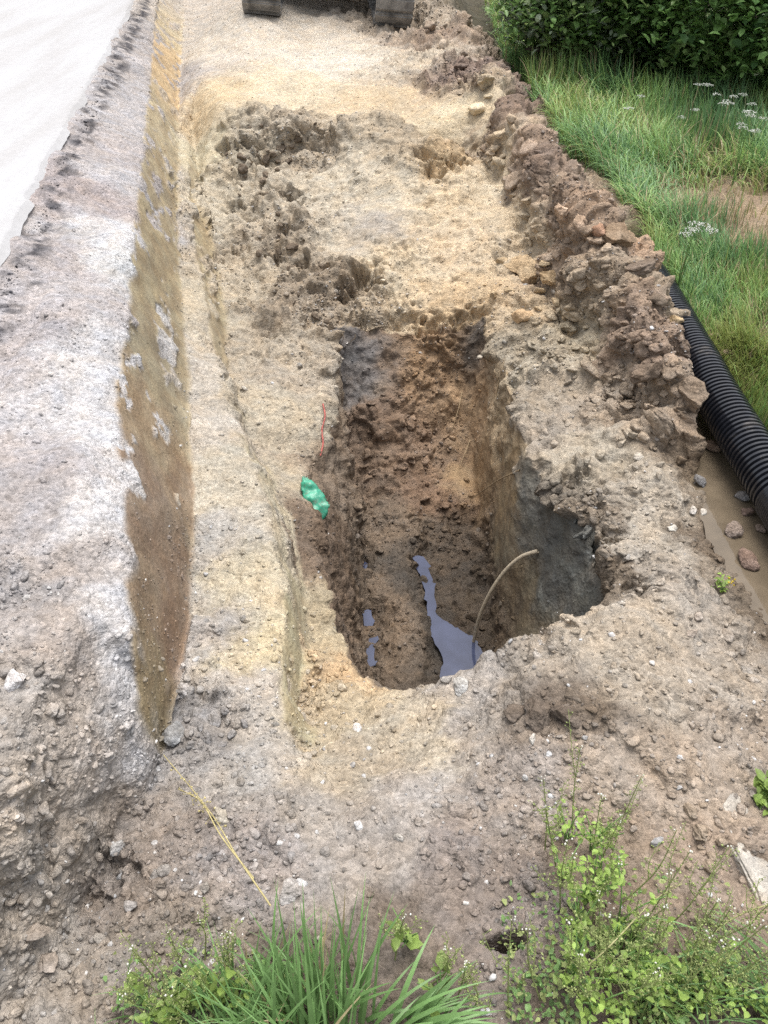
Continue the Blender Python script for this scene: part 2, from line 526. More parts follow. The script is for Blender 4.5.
# ------------------------------------------------------------------ soil types: px, py in the photo -> a place on the ground; colour; clods, smear, wet
S = [
 # gravel verge of the road
 (40, 330, (182, 175, 178), .16, 0, 0), (90, 300, (186, 180, 183), .16, 0, 0), (60, 450, (180, 172, 174), .18, 0, 0), (100, 450, (206, 204, 209), .14, 0, 0),
 (20, 500, (172, 166, 168), .2, 0, 0), (80, 560, (183, 172, 167), .2, 0, 0), (112, 600, (202, 200, 205), .16, 0, 0), (60, 640, (180, 168, 161), .25, 0, 0),
 (20, 600, (168, 162, 162), .5, 0, 0), (30, 700, (176, 167, 160), .6, 0, 0), (80, 720, (180, 170, 163), .25, 0, 0), (122, 700, (200, 198, 203), .2, 0, 0),
 (132, 180, (192, 188, 192), .14, 0, 0), (118, 260, (202, 202, 208), .14, 0, 0), (140, 100, (184, 179, 182), .14, 0, 0), (90, 190, (174, 162, 162), .2, 0, 0),
 (148, 40, (176, 169, 169), .2, 0, 0), (100, 62, (178, 171, 171), .16, 0, 0), (120, 110, (186, 181, 184), .14, 0, 0), (138, 66, (184, 178, 180), .14, 0, 0), (128, 28, (176, 169, 169), .18, 0, 0), (110, 150, (180, 172, 173), .16, 0, 0), (138, 250, (204, 202, 207), .14, 0, 0), (25, 800, (176, 165, 155), .7, 0, 0), (35, 880, (176, 165, 154), .75, 0, 0), (30, 960, (172, 162, 152), .5, 0, 0),
 (110, 360, (204, 202, 208), .14, 0, 0), (112, 520, (205, 203, 208), .14, 0, 0), (124, 660, (203, 201, 205), .18, 0, 0), (60, 260, (178, 170, 172), .16, 0, 0),
 # scraped clay face
 (150, 420, (158, 135, 102), .02, 1, .5), (150, 500, (150, 127, 106), .02, 1, .6), (165, 560, (152, 126, 102), .02, 1, .6), (170, 620, (152, 124, 99), .02, 1, .6),
 (155, 690, (162, 140, 100), .03, 1, .4), (160, 300, (166, 149, 113), .05, 1, .3), (145, 350, (162, 147, 116), .05, 1, .3), (163, 200, (172, 155, 120), .06, .9, .2),
 (162, 130, (178, 163, 134), .06, .8, .1), (170, 70, (200, 172, 130), .1, .6, .1), (172, 25, (202, 184, 148), .15, .5, 0), (205, 285, (168, 150, 112), .03, 1, .3),
 (217, 345, (168, 150, 116), .03, 1, .3), (197, 220, (172, 155, 122), .06, .8, .2), (148, 590, (152, 128, 102), .02, 1, .6), (172, 480, (150, 125, 98), .02, 1, .6), (152, 735, (150, 134, 104), .05, .8, .4),
 # bench left of the pit
 (188, 300, (198, 185, 162), .15, .2, 0), (208, 420, (192, 182, 170), .2, 0, 0), (222, 480, (194, 184, 166), .22, 0, 0), (210, 560, (182, 176, 170), .3, 0, 0),
 (245, 570, (202, 188, 160), .25, 0, 0), (250, 640, (204, 188, 152), .3, 0, 0), (215, 640, (178, 172, 170), .5, 0, 0), (200, 720, (158, 153, 152), .8, 0, 0),
 (240, 700, (186, 176, 166), .4, 0, 0), (262, 765, (182, 174, 166), .3, 0, 0), (290, 640, (174, 162, 124), .04, .9, .2), (301, 600, (176, 164, 130), .04, .9, .2),
 (295, 690, (178, 164, 124), .06, .9, .2), (262, 462, (180, 168, 142), .05, .7, .1), (278, 520, (186, 174, 150), .1, .4, 0),
 # slope down to the pit
 (260, 350, (184, 170, 150), .6, 0, 0), (280, 420, (190, 176, 153), .4, 0, 0), (240, 280, (192, 177, 154), .6, 0, 0), (300, 380, (182, 168, 150), .5, 0, 0),
 (228, 210, (202, 189, 166), .55, 0, 0), (290, 480, (190, 176, 152), .2, 0, 0), (325, 630, (186, 170, 140), .3, 0, 0), (322, 672, (204, 172, 130), .6, 0, 0), (320, 700, (198, 174, 138), .6, 0, 0),
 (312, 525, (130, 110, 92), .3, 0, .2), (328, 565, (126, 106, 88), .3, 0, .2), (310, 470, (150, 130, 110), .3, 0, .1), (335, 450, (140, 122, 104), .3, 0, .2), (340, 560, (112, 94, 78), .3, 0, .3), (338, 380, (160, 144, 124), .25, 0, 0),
 # sandy head
 (220, 40, (218, 205, 188), .15, 0, 0), (300, 40, (220, 206, 188), .12, 0, 0), (280, 90, (220, 202, 172), .12, 0, 0), (350, 60, (222, 211, 196), .15, 0, 0), (400, 60, (206, 190, 168), .7, 0, 0),
 (425, 25, (190, 173, 153), .9, 0, 0), (370, 110, (216, 192, 156), .15, 0, 0), (210, 100, (216, 192, 152), .15, 0, 0), (198, 165, (206, 194, 164), .15, .2, 0), (250, 150, (186, 172, 150), .9, 0, 0),
 (260, 205, (182, 167, 146), 1, 0, 0), (280, 245, (174, 158, 137), 1, 0, 0), (312, 195, (200, 187, 166), .6, 0, 0), (340, 170, (206, 193, 171), .5, 0, 0), (390, 200, (210, 196, 172), .45, 0, 0),
 (430, 200, (218, 195, 160), .55, 0, 0), (440, 152, (208, 178, 134), .7, 0, 0), (472, 115, (224, 204, 168), .15, 0, 0), (490, 180, (218, 199, 168), .5, 0, 0), (450, 250, (220, 196, 162), .6, 0, 0),
 (400, 275, (214, 194, 162), .65, 0, 0), (350, 230, (202, 188, 165), .6, 0, 0), (368, 222, (176, 166, 158), .3, 0, 0), (330, 290, (166, 148, 126), 1, 0, 0), (295, 300, (170, 154, 134), .9, 0, 0),
 (400, 140, (190, 172, 146), .6, 0, 0), (300, 142, (188, 172, 150), .95, 0, 0), (505, 260, (212, 191, 160), .65, 0, 0), (520, 215, (212, 192, 160), .25, 0, 0), (470, 290, (212, 182, 140), .3, 0, 0),
 # head wall and ramp
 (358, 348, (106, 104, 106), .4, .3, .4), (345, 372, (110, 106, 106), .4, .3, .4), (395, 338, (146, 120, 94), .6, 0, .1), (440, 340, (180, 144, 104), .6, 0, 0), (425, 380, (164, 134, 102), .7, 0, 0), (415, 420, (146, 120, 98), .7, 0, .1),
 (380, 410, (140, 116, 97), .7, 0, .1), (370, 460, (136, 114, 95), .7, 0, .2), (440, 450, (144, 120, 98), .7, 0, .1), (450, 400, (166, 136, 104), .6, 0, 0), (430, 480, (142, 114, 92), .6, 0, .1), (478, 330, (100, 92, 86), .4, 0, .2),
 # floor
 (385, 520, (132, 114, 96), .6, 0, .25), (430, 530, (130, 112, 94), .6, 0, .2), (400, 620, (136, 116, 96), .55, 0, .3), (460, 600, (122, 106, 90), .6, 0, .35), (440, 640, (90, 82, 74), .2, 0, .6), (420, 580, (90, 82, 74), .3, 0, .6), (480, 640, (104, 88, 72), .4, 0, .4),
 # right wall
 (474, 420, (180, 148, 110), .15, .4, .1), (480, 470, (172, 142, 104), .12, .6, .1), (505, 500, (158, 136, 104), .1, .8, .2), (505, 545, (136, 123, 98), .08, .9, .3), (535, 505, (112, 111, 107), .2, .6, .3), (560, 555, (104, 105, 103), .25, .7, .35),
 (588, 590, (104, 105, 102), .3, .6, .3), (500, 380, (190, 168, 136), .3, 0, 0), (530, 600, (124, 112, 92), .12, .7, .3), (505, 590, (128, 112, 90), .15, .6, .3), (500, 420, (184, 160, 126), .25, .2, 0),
 # bench right of the pit
 (540, 360, (180, 166, 144), .75, 0, 0), (560, 420, (178, 164, 148), .6, 0, 0), (605, 455, (186, 173, 153), .5, 0, 0), (590, 330, (206, 190, 160), .75, 0, 0), (530, 310, (204, 180, 146), .8, 0, 0), (640, 480, (184, 172, 156), .5, 0, 0),
 (625, 520, (190, 178, 162), .5, 0, 0), (660, 560, (186, 174, 159), .55, 0, 0), (705, 610, (172, 160, 147), .65, 0, 0), (590, 520, (154, 138, 120), .85, 0, 0), (620, 570, (140, 124, 106), .6, 0, .1), (560, 495, (130, 120, 108), .7, 0, .1), (540, 400, (170, 156, 138), .5, 0, 0),
 # near mound and foreground
 (600, 640, (180, 165, 146), .55, 0, 0), (550, 680, (174, 160, 144), .6, 0, 0), (650, 680, (182, 168, 151), .6, 0, 0), (720, 690, (176, 162, 146), .6, 0, 0), (500, 720, (174, 162, 150), .6, 0, 0), (460, 690, (172, 164, 158), .7, 0, 0),
 (400, 735, (190, 175, 152), .25, 0, 0), (360, 765, (188, 174, 154), .2, 0, 0), (400, 800, (178, 168, 160), .22, 0, 0), (335, 725, (196, 178, 148), .35, 0, 0), (548, 710, (118, 104, 92), .5, 0, .1), (520, 718, (126, 112, 100), .5, 0, .1), (580, 708, (122, 108, 94), .5, 0, .1), (500, 800, (166, 153, 143), .3, 0, 0),
 (600, 770, (176, 159, 142), .55, 0, 0), (680, 800, (174, 156, 138), .65, 0, 0), (740, 750, (168, 153, 138), .5, 0, 0), (700, 870, (168, 148, 131), .6, 0, 0), (640, 880, (164, 144, 125), .5, 0, 0), (750, 890, (154, 136, 120), .5, 0, 0),
 (450, 850, (154, 142, 136), .4, 0, 0), (340, 850, (166, 156, 148), .18, 0, 0), (310, 810, (172, 163, 155), .18, 0, 0), (250, 850, (164, 154, 150), .55, 0, 0), (180, 850, (156, 144, 136), .5, 0, 0), (120, 890, (150, 137, 127), .35, 0, 0), (250, 800, (166, 157, 150), .55, 0, 0),
 (315, 775, (186, 170, 146), .3, 0, 0), (150, 960, (152, 140, 128), .5, 0, 0), (400, 960, (128, 114, 102), .4, 0, 0), (500, 900, (144, 131, 123), .4, 0, 0), (600, 950, (122, 106, 90), .5, 0, 0), (300, 1000, (110, 98, 84), .4, 0, 0), (720, 970, (130, 116, 102), .5, 0, 0), (90, 840, (166, 155, 145), .5, 0, 0),
 # spoil heap
 (450, 30, (174, 150, 130), .8, 0, 0), (480, 70, (150, 128, 115), 1, 0, 0), (500, 110, (144, 121, 106), 1, 0, 0), (540, 170, (148, 125, 109), 1, 0, 0), (570, 210, (156, 133, 113), 1, 0, 0), (590, 260, (162, 140, 119), 1, 0, 0), (560, 250, (184, 160, 136), .8, 0, 0),
 (630, 310, (158, 135, 116), 1, 0, 0), (650, 350, (153, 131, 113), 1, 0, 0), (600, 320, (172, 150, 128), .9, 0, 0), (680, 390, (166, 145, 124), 1, 0, 0), (650, 405, (181, 161, 139), .7, 0, 0), (615, 235, (195, 161, 130), .9, 0, 0), (520, 150, (174, 149, 128), .8, 0, 0),
 # puddle bed, verge under the grass
 (720, 480, (124, 106, 85), .35, 0, .6), (745, 545, (118, 101, 83), .4, 0, .6), (700, 455, (130, 112, 92), .4, 0, .5), (760, 600, (126, 110, 92), .5, 0, .3),
 (700, 130, (82, 84, 52), .2, 0, 0), (640, 150, (72, 78, 46), .2, 0, 0), (742, 212, (166, 142, 116), .2, 0, 0), (715, 210, (150, 130, 104), .2, 0, 0), (720, 300, (92, 92, 58), .2, 0, 0), (600, 90, (64, 66, 42), .2, 0, 0), (690, 260, (80, 84, 50), .2, 0, 0), (762, 380, (120, 108, 78), .3, 0, 0), (745, 330, (120, 105, 80), .3, 0, 0),
 (540, 50, (60, 60, 40), .2, 0, 0), (700, 60, (56, 58, 38), .2, 0, 0), (768, 160, (84, 86, 52), .2, 0, 0)]
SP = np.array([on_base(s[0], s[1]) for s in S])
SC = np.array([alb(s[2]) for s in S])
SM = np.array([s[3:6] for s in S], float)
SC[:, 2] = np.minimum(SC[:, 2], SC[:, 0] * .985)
_g = SC.mean(1, keepdims=True)
SC = np.where(SM[:, 1:2] >= .9, SC * .82 + _g * .18, SC)
SC[SM[:, 1] >= .3] *= 1.2          # steep clay, seen in the photo under half the sky
SR = np.linalg.norm(SP - CAM, axis=1)


def line_dist(Vq, pl):
    d = np.full(len(Vq), 1e9)
    for p, q in zip(pl[:-1], pl[1:]):
        ab = (q - p)[:2]
        t = np.clip(((Vq[:, :2] - p[:2]) @ ab) / (ab @ ab), 0, 1)
        e = Vq[:, :2] - (p[:2] + t[:, None] * ab)
        s = np.sign(ab[1] * e[:, 0] - ab[0] * e[:, 1])
        dd = np.hypot(e[:, 0], e[:, 1])
        m = dd < np.abs(d)
        d[m] = (dd * s)[m]
    # all these lines run along the trench: the side is told by x at the same y
    a_ = np.array(pl)
    o_ = np.argsort(a_[:, 1], kind='stable')
    if len(pl) > 2 and not np.allclose(pl[0], pl[-1]):
        d = np.abs(d) * np.where(Vq[:, 0] >= np.interp(Vq[:, 1], a_[o_, 1], a_[o_, 0]), 1, -1)
    return d


def in_poly(xy, pl):
    x, y = xy[:, 0], xy[:, 1]
    r = np.zeros(len(xy), bool)
    for p, q in zip(pl, pl[1:] + pl[:1]):
        if p[1] == q[1]: continue
        r ^= ((p[1] > y) != (q[1] > y)) & (x < (q[0] - p[0]) * (y - p[1]) / (q[1] - p[1]) + p[0])
    return r


def clamp01(x):
    return np.clip(x, 0, 1)


def zones(Vq, jit=True):
    """0 loose surface, 1 scraped faces, 2 inside the pit: three soft weights that add up to one"""
    q = Vq.copy()
    if jit:
        q[:, 0] += fbm(Vq * 9, 2, 201) * .012
        q[:, 1] += fbm(Vq * 9, 2, 202) * .012
    f1 = clamp01((line_dist(q, faceT) + .010) / .014) * clamp01((-line_dist(q, faceB) + .016) / .014) * clamp01((q[:, 1] - 1.05) / .05) * clamp01((11 - q[:, 1]) / 2)
    ok = (q[:, 1] > 1.2) & (q[:, 1] < 6)
    f2 = clamp01(line_dist(q, stepT) / .016 + .5) * clamp01(-line_dist(q, stepB) / .02 + 1.2) * ok
    if jit:      # scabs of loose soil still cling to the scraped clay
        sc_ = fbm(Vq * np.array([9, 5, 9]), 4, 205, .6)
        f1 = f1 * clamp01(1.0 - (sc_ - .36) / .10 * clamp01((q[:, 1] - 1.3) / .2))
        f2 = f2 * clamp01(1.0 - (sc_ - .12) / .12) * clamp01(np.abs(Vq[:, 1] - 2.75) / .16 - .35)
    f = np.maximum(f1, f2)
    p = in_poly(q, rim) * clamp01((-.02 - Vq[:, 2] + .0) / .02)
    f = f * (1 - p)
    return np.stack([1 - f - p, f, p], 1)


def soil(Vq):
    C = np.zeros((len(Vq), 3)); M = np.zeros((len(Vq), 3))
    warp = np.stack([fbm(Vq * 5, 5, 40 + k, .62) for k in range(3)], 1)
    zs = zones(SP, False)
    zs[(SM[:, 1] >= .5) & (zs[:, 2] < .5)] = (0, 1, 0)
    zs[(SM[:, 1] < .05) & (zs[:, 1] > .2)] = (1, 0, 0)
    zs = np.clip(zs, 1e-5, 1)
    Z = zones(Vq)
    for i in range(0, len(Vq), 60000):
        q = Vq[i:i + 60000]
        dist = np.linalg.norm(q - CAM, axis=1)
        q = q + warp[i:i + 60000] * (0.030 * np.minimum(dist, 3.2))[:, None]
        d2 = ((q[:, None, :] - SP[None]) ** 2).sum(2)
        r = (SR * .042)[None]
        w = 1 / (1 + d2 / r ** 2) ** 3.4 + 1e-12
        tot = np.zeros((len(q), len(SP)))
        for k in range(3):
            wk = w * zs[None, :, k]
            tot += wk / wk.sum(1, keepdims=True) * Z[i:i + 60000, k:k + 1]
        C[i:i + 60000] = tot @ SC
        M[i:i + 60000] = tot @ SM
    return C, M


C, M = soil(V)
V, T = refine(np.concatenate([V, C, M], 1), T, DETAIL / F, .0035)
C, M, V = V[:, 3:6].copy(), V[:, 6:9].copy(), V[:, :3].copy()
# dark broken asphalt where the road surface ends
rd = line_dist(V, roadA)
wob = fbm(V * 7, 3, 5) * .07
band = np.clip(1 - np.abs(rd - .105 + wob * .6) / .07, 0, 1) ** .6 * np.clip(.6 + 1.3 * fbm(V * 16, 3, 6), 0, 1)
band = np.clip(band, 0, 1)
C = C * (1 - band[:, None]) + alb((84, 82, 88))[None] * band[:, None]
road_side = np.clip((-rd - .02) / .05, 0, 1)
M[:, 0] = M[:, 0] * (1 - band) + .22 * band
edge_z = np.clip(1 - np.abs(rd) / .05, 0, 1)

N0 = normals(V, T)
dist = np.linalg.norm(V - CAM, axis=1)
near = np.clip((14 - dist) / 4, 0, 1) * (1 - road_side) * (1 - .85 * edge_z)
cl, sm = M[:, 0], M[:, 1]
warp = np.stack([vnoise(V * 26, 60 + k) for k in range(3)], 1) * .014


def lumps(scale, seed, keep, on, wf=1.0):
    h = np.zeros(len(V)); t = np.zeros(len(V))
    m = on & (dist < 12)
    h[m], t[m] = clods((V[m] + warp[m] * wf) * scale, seed, .2, .78, keep, scale > 40)
    return h / scale, t


b1, t1 = lumps(10.0, 3, .6, cl > .3)
b2, t2 = lumps(23.0, 13, .75, cl > .08)
b3, t3 = lumps(50.0, 23, .85, (sm < .9) & (dist < 8), .6)
b4, t4 = lumps(105.0, 33, .85, dist < 3.2, .3)
big = fbm(V * 2.6, 3, 70)
med = fbm(V * 8.0, 2, 80)
fine = fbm(V * 40.0, 2, 90)
disp = big * (.016 + .034 * cl) * (1 - .5 * sm) + med * (.005 + .020 * cl) * (1 - .6 * sm) + fine * (.002 + .004 * cl) * (1 - .7 * sm)
terr = fbm(V * np.array([4.0, 4.0, 4.0]), 3, 140) * 2.2
fr = terr - np.floor(terr)
terr = (np.floor(terr) + np.clip((fr - .38) / .24, 0, 1)) / 2.2
disp += terr * .075 * np.clip((cl - .42) / .4, 0, 1) * (1 - sm) * np.clip((dist - 1.6) / 1.5, np.where(V[:, 0] < -.45, .6, .25), 1)
patch = np.clip(.55 + 1.1 * fbm(V * 3.6, 3, 150), .08, 1.25)
patch = np.where(V[:, 2] < -.5, 1.0, patch)
disp += b1 * np.clip(cl - .3, 0, 1) * 1.1 + (b2 * np.clip(cl * 1.5 - .15, 0, .9) + b3 * np.clip(.15 + .8 * cl, 0, 1) * (1 - sm)) * patch + b4 * .6 * (1 - sm)
# scrape grooves along the clay faces
g = V @ np.array([0.25, 0.45, 0.9])
groove = vnoise(np.stack([V[:, 0] * 6, V[:, 1] * .9 + V[:, 2] * .6, (V[:, 2] + V[:, 1] * .55) * 16], 1), 7)
disp += groove * .003 * sm + b4 * .35 * sm
hole = P(507, 938, .02)
hd = ((V[:, 0] - hole[0]) / .036) ** 2 + ((V[:, 1] - hole[1]) / .015) ** 2
off = N0 * (disp * near)[:, None]
rimzone = np.exp(-(line_dist(V, rim + rim[:1]) / .05) ** 2)
# crumbling: loose soil also shifts sideways a little, so edges are ragged
lat = np.stack([fbm(V * 13, 3, 120 + k) for k in range(3)], 1)
off += lat * (.003 + .010 * cl + .014 * rimzone)[:, None] * near[:, None] * (1 - .7 * sm)[:, None]
V = V + off
V[:, 2] -= .13 * np.exp(-hd ** 2)
# hollows where clods have broken out of the bank
DENTS = [(248, 150, 9, .20), (256, 166, 8, .16), (238, 205, 7, .12), (262, 200, 7, .14), (268, 178, 6, .12), (292, 198, 8, .16), (300, 130, 6, .10), (322, 140, 7, .12), (285, 235, 8, .14), (272, 255, 7, .12),
         (300, 262, 8, .14), (312, 290, 9, .15), (356, 276, 15, .20), (346, 292, 10, .16), (368, 286, 9, .16), (330, 268, 8, .12), (425, 152, 8, .16), (440, 160, 12, .20), (456, 154, 9, .18), (470, 148, 7, .12), 
         (405, 316, 10, .14), (432, 322, 12, .16), (462, 318, 9, .14), (480, 312, 8, .12), (228, 150, 6, .1),
         (598, 500, 12, .08), (612, 545, 14, .10), (575, 480, 9, .07), (640, 590, 10, .08), (556, 384, 8, .06), (606, 420, 9, .06), (640, 392, 10, .1), (92, 868, 22, .10), (80, 900, 18, .08)]
for (dx_, dy_, rp, dep_) in DENTS:
    c_ = on_base(dx_, dy_)
    dc = np.linalg.norm(c_ - CAM)
    q = V - c_
    rw = rp / F * dc
    m_ = (np.abs(q) < rw * 4).all(1)
    if not m_.any():
        continue
    qq = q[m_] / rw
    q = qq * rw + np.stack([fbm(qq * 1.3 + dx_, 3, 501), fbm(qq * 1.3 + dy_, 3, 502), fbm(qq * 1.3, 3, 503)], 1) * rw * .75
    w_ = np.exp(-((q[:, 0] / (rw * 1.3)) ** 2 + (q[:, 1] / (rw * 1.1)) ** 2 + (q[:, 2] / (rw * 1.4)) ** 2) ** 1.5)
    V[m_] += w_[:, None] * np.array([0.0, .45, -.8]) * dep_ * .75
# each lump keeps its own tone
tone = t1 * (b1 > 0) * np.clip(cl - .2, 0, 1) * .10 + t2 * (b2 > 0) * np.clip(cl + .1, 0, 1) * .14 + (t3 * (b3 > 0) * .15 + t4 * (b4 > 0) * .15) * (1 - sm)
wetm = np.clip((-.935 - V[:, 2]) / .035, 0, 1) * (V[:, 1] > 1.3) * (V[:, 1] < 4)
C = C * (1 + tone)[:, None] * (1 - .38 * wetm)[:, None]      # soaked soil beside the seep water
M[:, 2] = np.maximum(M[:, 2], .75 * wetm)

soil_mat = soil_material('soil')
ground = mesh_obj('ground', V, T, soil_mat, smooth=True, colors=C)
ma = ground.data.color_attributes.new('Mask', 'FLOAT_COLOR', 'POINT')
m4 = np.ones((len(V), 4), np.float32); m4[:, :3] = M
ma.data.foreach_set('color', m4.ravel())
tag(ground, kind='structure')
bpy.context.view_layer.update()
BVH = BVHTree.FromObject(ground, bpy.context.evaluated_depsgraph_get())
NORM = normals(V, T)


def hit(px, py):
    """the spot of the finished ground seen at a place in the photo, with its normal"""
    h = BVH.ray_cast(Vector(CAM), Vector(ray(px, py)))
    return np.array(h[0]), np.array(h[1])


def drop(x, y, top=3.0):
    h = BVH.ray_cast(Vector((x, y, top)), Vector((0, 0, -1)))
    return np.array(h[0]) if h[0] is not None else np.array((x, y, 0.0))


# ------------------------------------------------------------------ the pale road
def road_mesh():
    xs, ys = [], []
    yv = np.concatenate([np.linspace(-6, 2.5, 30), np.linspace(2.52, 12, 420), np.linspace(12.2, 78, 50)])
    ra = np.array(roadA)
    ex = np.interp(yv, ra[:, 1], ra[:, 0])
    pe = np.stack([ex, yv, np.zeros_like(yv)], 1)
    ex = ex + fbm(pe * 2.2, 3, 30) * .014 + fbm(pe * 12, 3, 31) * .010
    offs = np.array([0.0, .004, .03, .08, .2, .5, 1.2, 2.6, 5.0, 7.0])
    VV = []
    for x, y in zip(ex, yv):
        VV.append((x + .03, y, .385))
        for k, o in enumerate(offs):
            VV.append((x - o, y, .413 - (.004 if k == 0 else 0)))
    nc = len(offs) + 1
    VV = np.array(VV)
    top = VV[:, 2] > .4
    VV[top, 2] += (fbm(VV[top] * 3, 2, 35) * .004)
    q = []
    for r in range(len(yv) - 1):
        for c in range(nc - 1):
            q.append((r * nc + c, (r + 1) * nc + c, (r + 1) * nc + c + 1, r * nc + c + 1))
    m, nt, bs, Nn, L = new_mat('dusty_concrete')
    geo = Nn('ShaderNodeTexCoord'); vec = geo.outputs['Object']
    mp = Nn('ShaderNodeMapping'); mp.inputs['Scale'].default_value = (3.0, .35, 1); L(vec, mp.inputs[0])
    na = noise_node(nt, 1.6, 6, .6, mp.outputs[0]); nb = noise_node(nt, 30, 6, .7, vec)
    c = mix_color(nt, maprange(nt, na.outputs[0], .35, .65, 0, 1), (.33, .326, .326), (.375, .377, .387))
    c = scale_color(nt, c, maprange(nt, nb.outputs[0], .25, .75, .9, 1.08))
    L(c, bs.inputs['Base Color']); bs.inputs['Roughness'].default_value = .95; bs.inputs['Specular IOR Level'].default_value = .12
    bp = Nn('ShaderNodeBump'); bp.inputs['Strength'].default_value = .25; bp.inputs['Distance'].default_value = .006
    L(nb.outputs[0], bp.inputs['Height']); L(bp.outputs[0], bs.inputs['Normal'])
    o = mesh_obj('road', VV, np.array(q), m, smooth=False)
    tag(o, kind='structure')
road_mesh()

# ------------------------------------------------------------------ stones and gravel
def ico(sub):
    bm = bmesh.new()
    bmesh.ops.create_icosphere(bm, subdivisions=sub, radius=1.0)
    v = np.array([x.co[:] for x in bm.verts]); f = np.array([[q.index for q in p.verts] for p in bm.faces])
    bm.free()
    return v, f


import bmesh
ICO = {k: ico(k) for k in (1, 2, 3, 4)}


def rock_shape(sub, seed, angular=.7, rough=.12):
    r = np.random.default_rng(seed)
    v, f = ICO[sub]
    v = v.copy()
    sc = np.array([1, r.uniform(.6, .9), r.uniform(.42, .7)])
    for _ in range(r.integers(6, 11)):
        n = r.normal(size=3); n /= np.linalg.norm(n)
        d = r.uniform(.42, .85)
        over = np.maximum(0, v @ n - d)
        v -= (over * angular)[:, None] * n
    v *= (1 + rough * fbm(v * 1.7 + seed * 3.1, 3, seed % 50))[:, None]
    return v * sc, f


def rot_rand(r):
    a, b, c = r.uniform(0, 6.283, 3)
    m = Matrix.Rotation(a, 3, 'Z') @ Matrix.Rotation(b * .12, 3, 'X') @ Matrix.Rotation(c * .12, 3, 'Y')
    return np.array(m)




CSUB = np.arange(0, len(V), 6)
CSUB = CSUB[dist[CSUB] < 13]
VSUB = [tuple(p) for p in V[CSUB]]
from mathutils.kdtree import KDTree
kd = KDTree(len(CSUB))
for i, p in enumerate(VSUB):
    kd.insert(p, i)
kd.balance()


def nearest_color(pts):
    """soil colour at points on the ground"""
    return np.array([C[CSUB[kd.find(p)[1]]] for p in pts])

# loose gravel and crumbs: one object nobody could count
tri_c = V[T].mean(axis=1)
tri_n = np.cross(V[T[:, 1]] - V[T[:, 0]], V[T[:, 2]] - V[T[:, 0]])
area = np.linalg.norm(tri_n, axis=1) / 2
tri_n /= np.maximum(area * 2, 1e-12)[:, None]
td = np.linalg.norm(tri_c - CAM, axis=1)
tcl, tsm = cl[T[:, 0]], sm[T[:, 0]]
tdep = (tri_c - CAM) @ FWD
tpx = W / 2 + F * ((tri_c - CAM) @ RGT) / np.maximum(tdep, .1)
tpy = H / 2 - F * ((tri_c - CAM) @ UPV) / np.maximum(tdep, .1)
facing = -((tri_c - CAM) / td[:, None] * tri_n).sum(1)
frame = (tdep > .2) & (tpx > -60) & (tpx < W + 60) & (tpy > -30) & (tpy < H + 60)
verge_x = np.interp(tri_c[:, 1], [0, 2.9, 3.9, 4.6, 6.5, 9, 14], [1.60, 1.56, 1.55, 1.55, 1.30, 1.25, 1.6])
ongrass = tri_c[:, 0] > verge_x
dens = (.5 + tcl * 1.2 + 1.2 * (tcl > .8)) * np.clip(1 - tsm * 1.15, 0, 1) * (1 - road_side[T[:, 0]]) * ~ongrass
for pl_, k_ in ((faceB, 3.0), (faceT, 1.4), (stepB, 2.0)):
    dens += k_ * np.exp(-(line_dist(tri_c, pl_) / .035) ** 2) * (tri_c[:, 1] > .9) * ~ongrass
trd = line_dist(tri_c, roadA)
crumb = np.exp(-((trd - .08) / .035) ** 2) * (trd > .03)
dens += 3.5 * crumb
dens *= frame * np.clip(facing, .05, 1) / np.maximum(td, .8) ** 2 * area
dens *= np.clip(1.0 + 1.3 * fbm(tri_c * 3.2, 3, 300), .12, 3)
pr = dens / dens.sum()
NG = 22000
pick = rng.choice(len(T), NG, p=pr)
uv = rng.random((NG, 2)); fl = uv.sum(1) > 1; uv[fl] = 1 - uv[fl]
tv = V[T[pick]]
pos = tv[:, 0] + (tv[:, 1] - tv[:, 0]) * uv[:, :1] + (tv[:, 2] - tv[:, 0]) * uv[:, 1:]
gcol = C[T[pick, 0]]
gd = td[pick]
size = np.clip(rng.lognormal(math.log(.0046), .52, NG), .002, .020)
size = np.maximum(size, gd * 1.0 / F)
size *= .75 + .6 * tcl[pick]
size[tri_c[pick][:, 2] < -.5] *= 1.2
GV, GF, GC = [], [], []
base = 0
protos = {1: [rock_shape(1, 400 + k, .6, .25) for k in range(14)], 2: [rock_shape(2, 500 + k, .85, .15) for k in range(14)]}
for i in range(NG):
    s = size[i]
    v, f = protos[2 if s / gd[i] * F > 3.2 else 1][i % 14]
    v = v @ rot_rand(rng).T * s * np.array([1, 1, rng.uniform(.7, 1.1)])
    GV.append(v + pos[i] + tri_n[pick[i]] * s * rng.uniform(-.15, .2))
    GF.append(f + base)
    g = gcol[i]
    lum = g @ np.array([.2126, .7152, .0722])
    u = rng.random()
    if rng.random() < crumb[pick[i]] * .75:
        cc = np.array([.055, .053, .058]) * rng.uniform(.6, 2.2)
    elif u < .045 and pos[i][2] > -.5:
        cc = np.array([.42, .41, .40]) * rng.uniform(.8, 1.25)
    else:
        cc = (lum + (g - lum) * rng.uniform(.6, 1.1)) * rng.choice([rng.uniform(.9, 1.05), rng.uniform(1.05, 1.3)])
    GC.append(np.repeat(cc[None], len(v), 0))
    base += len(v)
gravel = mesh_obj('gravel', np.concatenate(GV), np.concatenate(GF), soil_mat, colors=np.concatenate(GC))
tag(gravel, 'loose grey and brown gravel and crumbs scattered over the dug soil', 'gravel', kind='stuff')

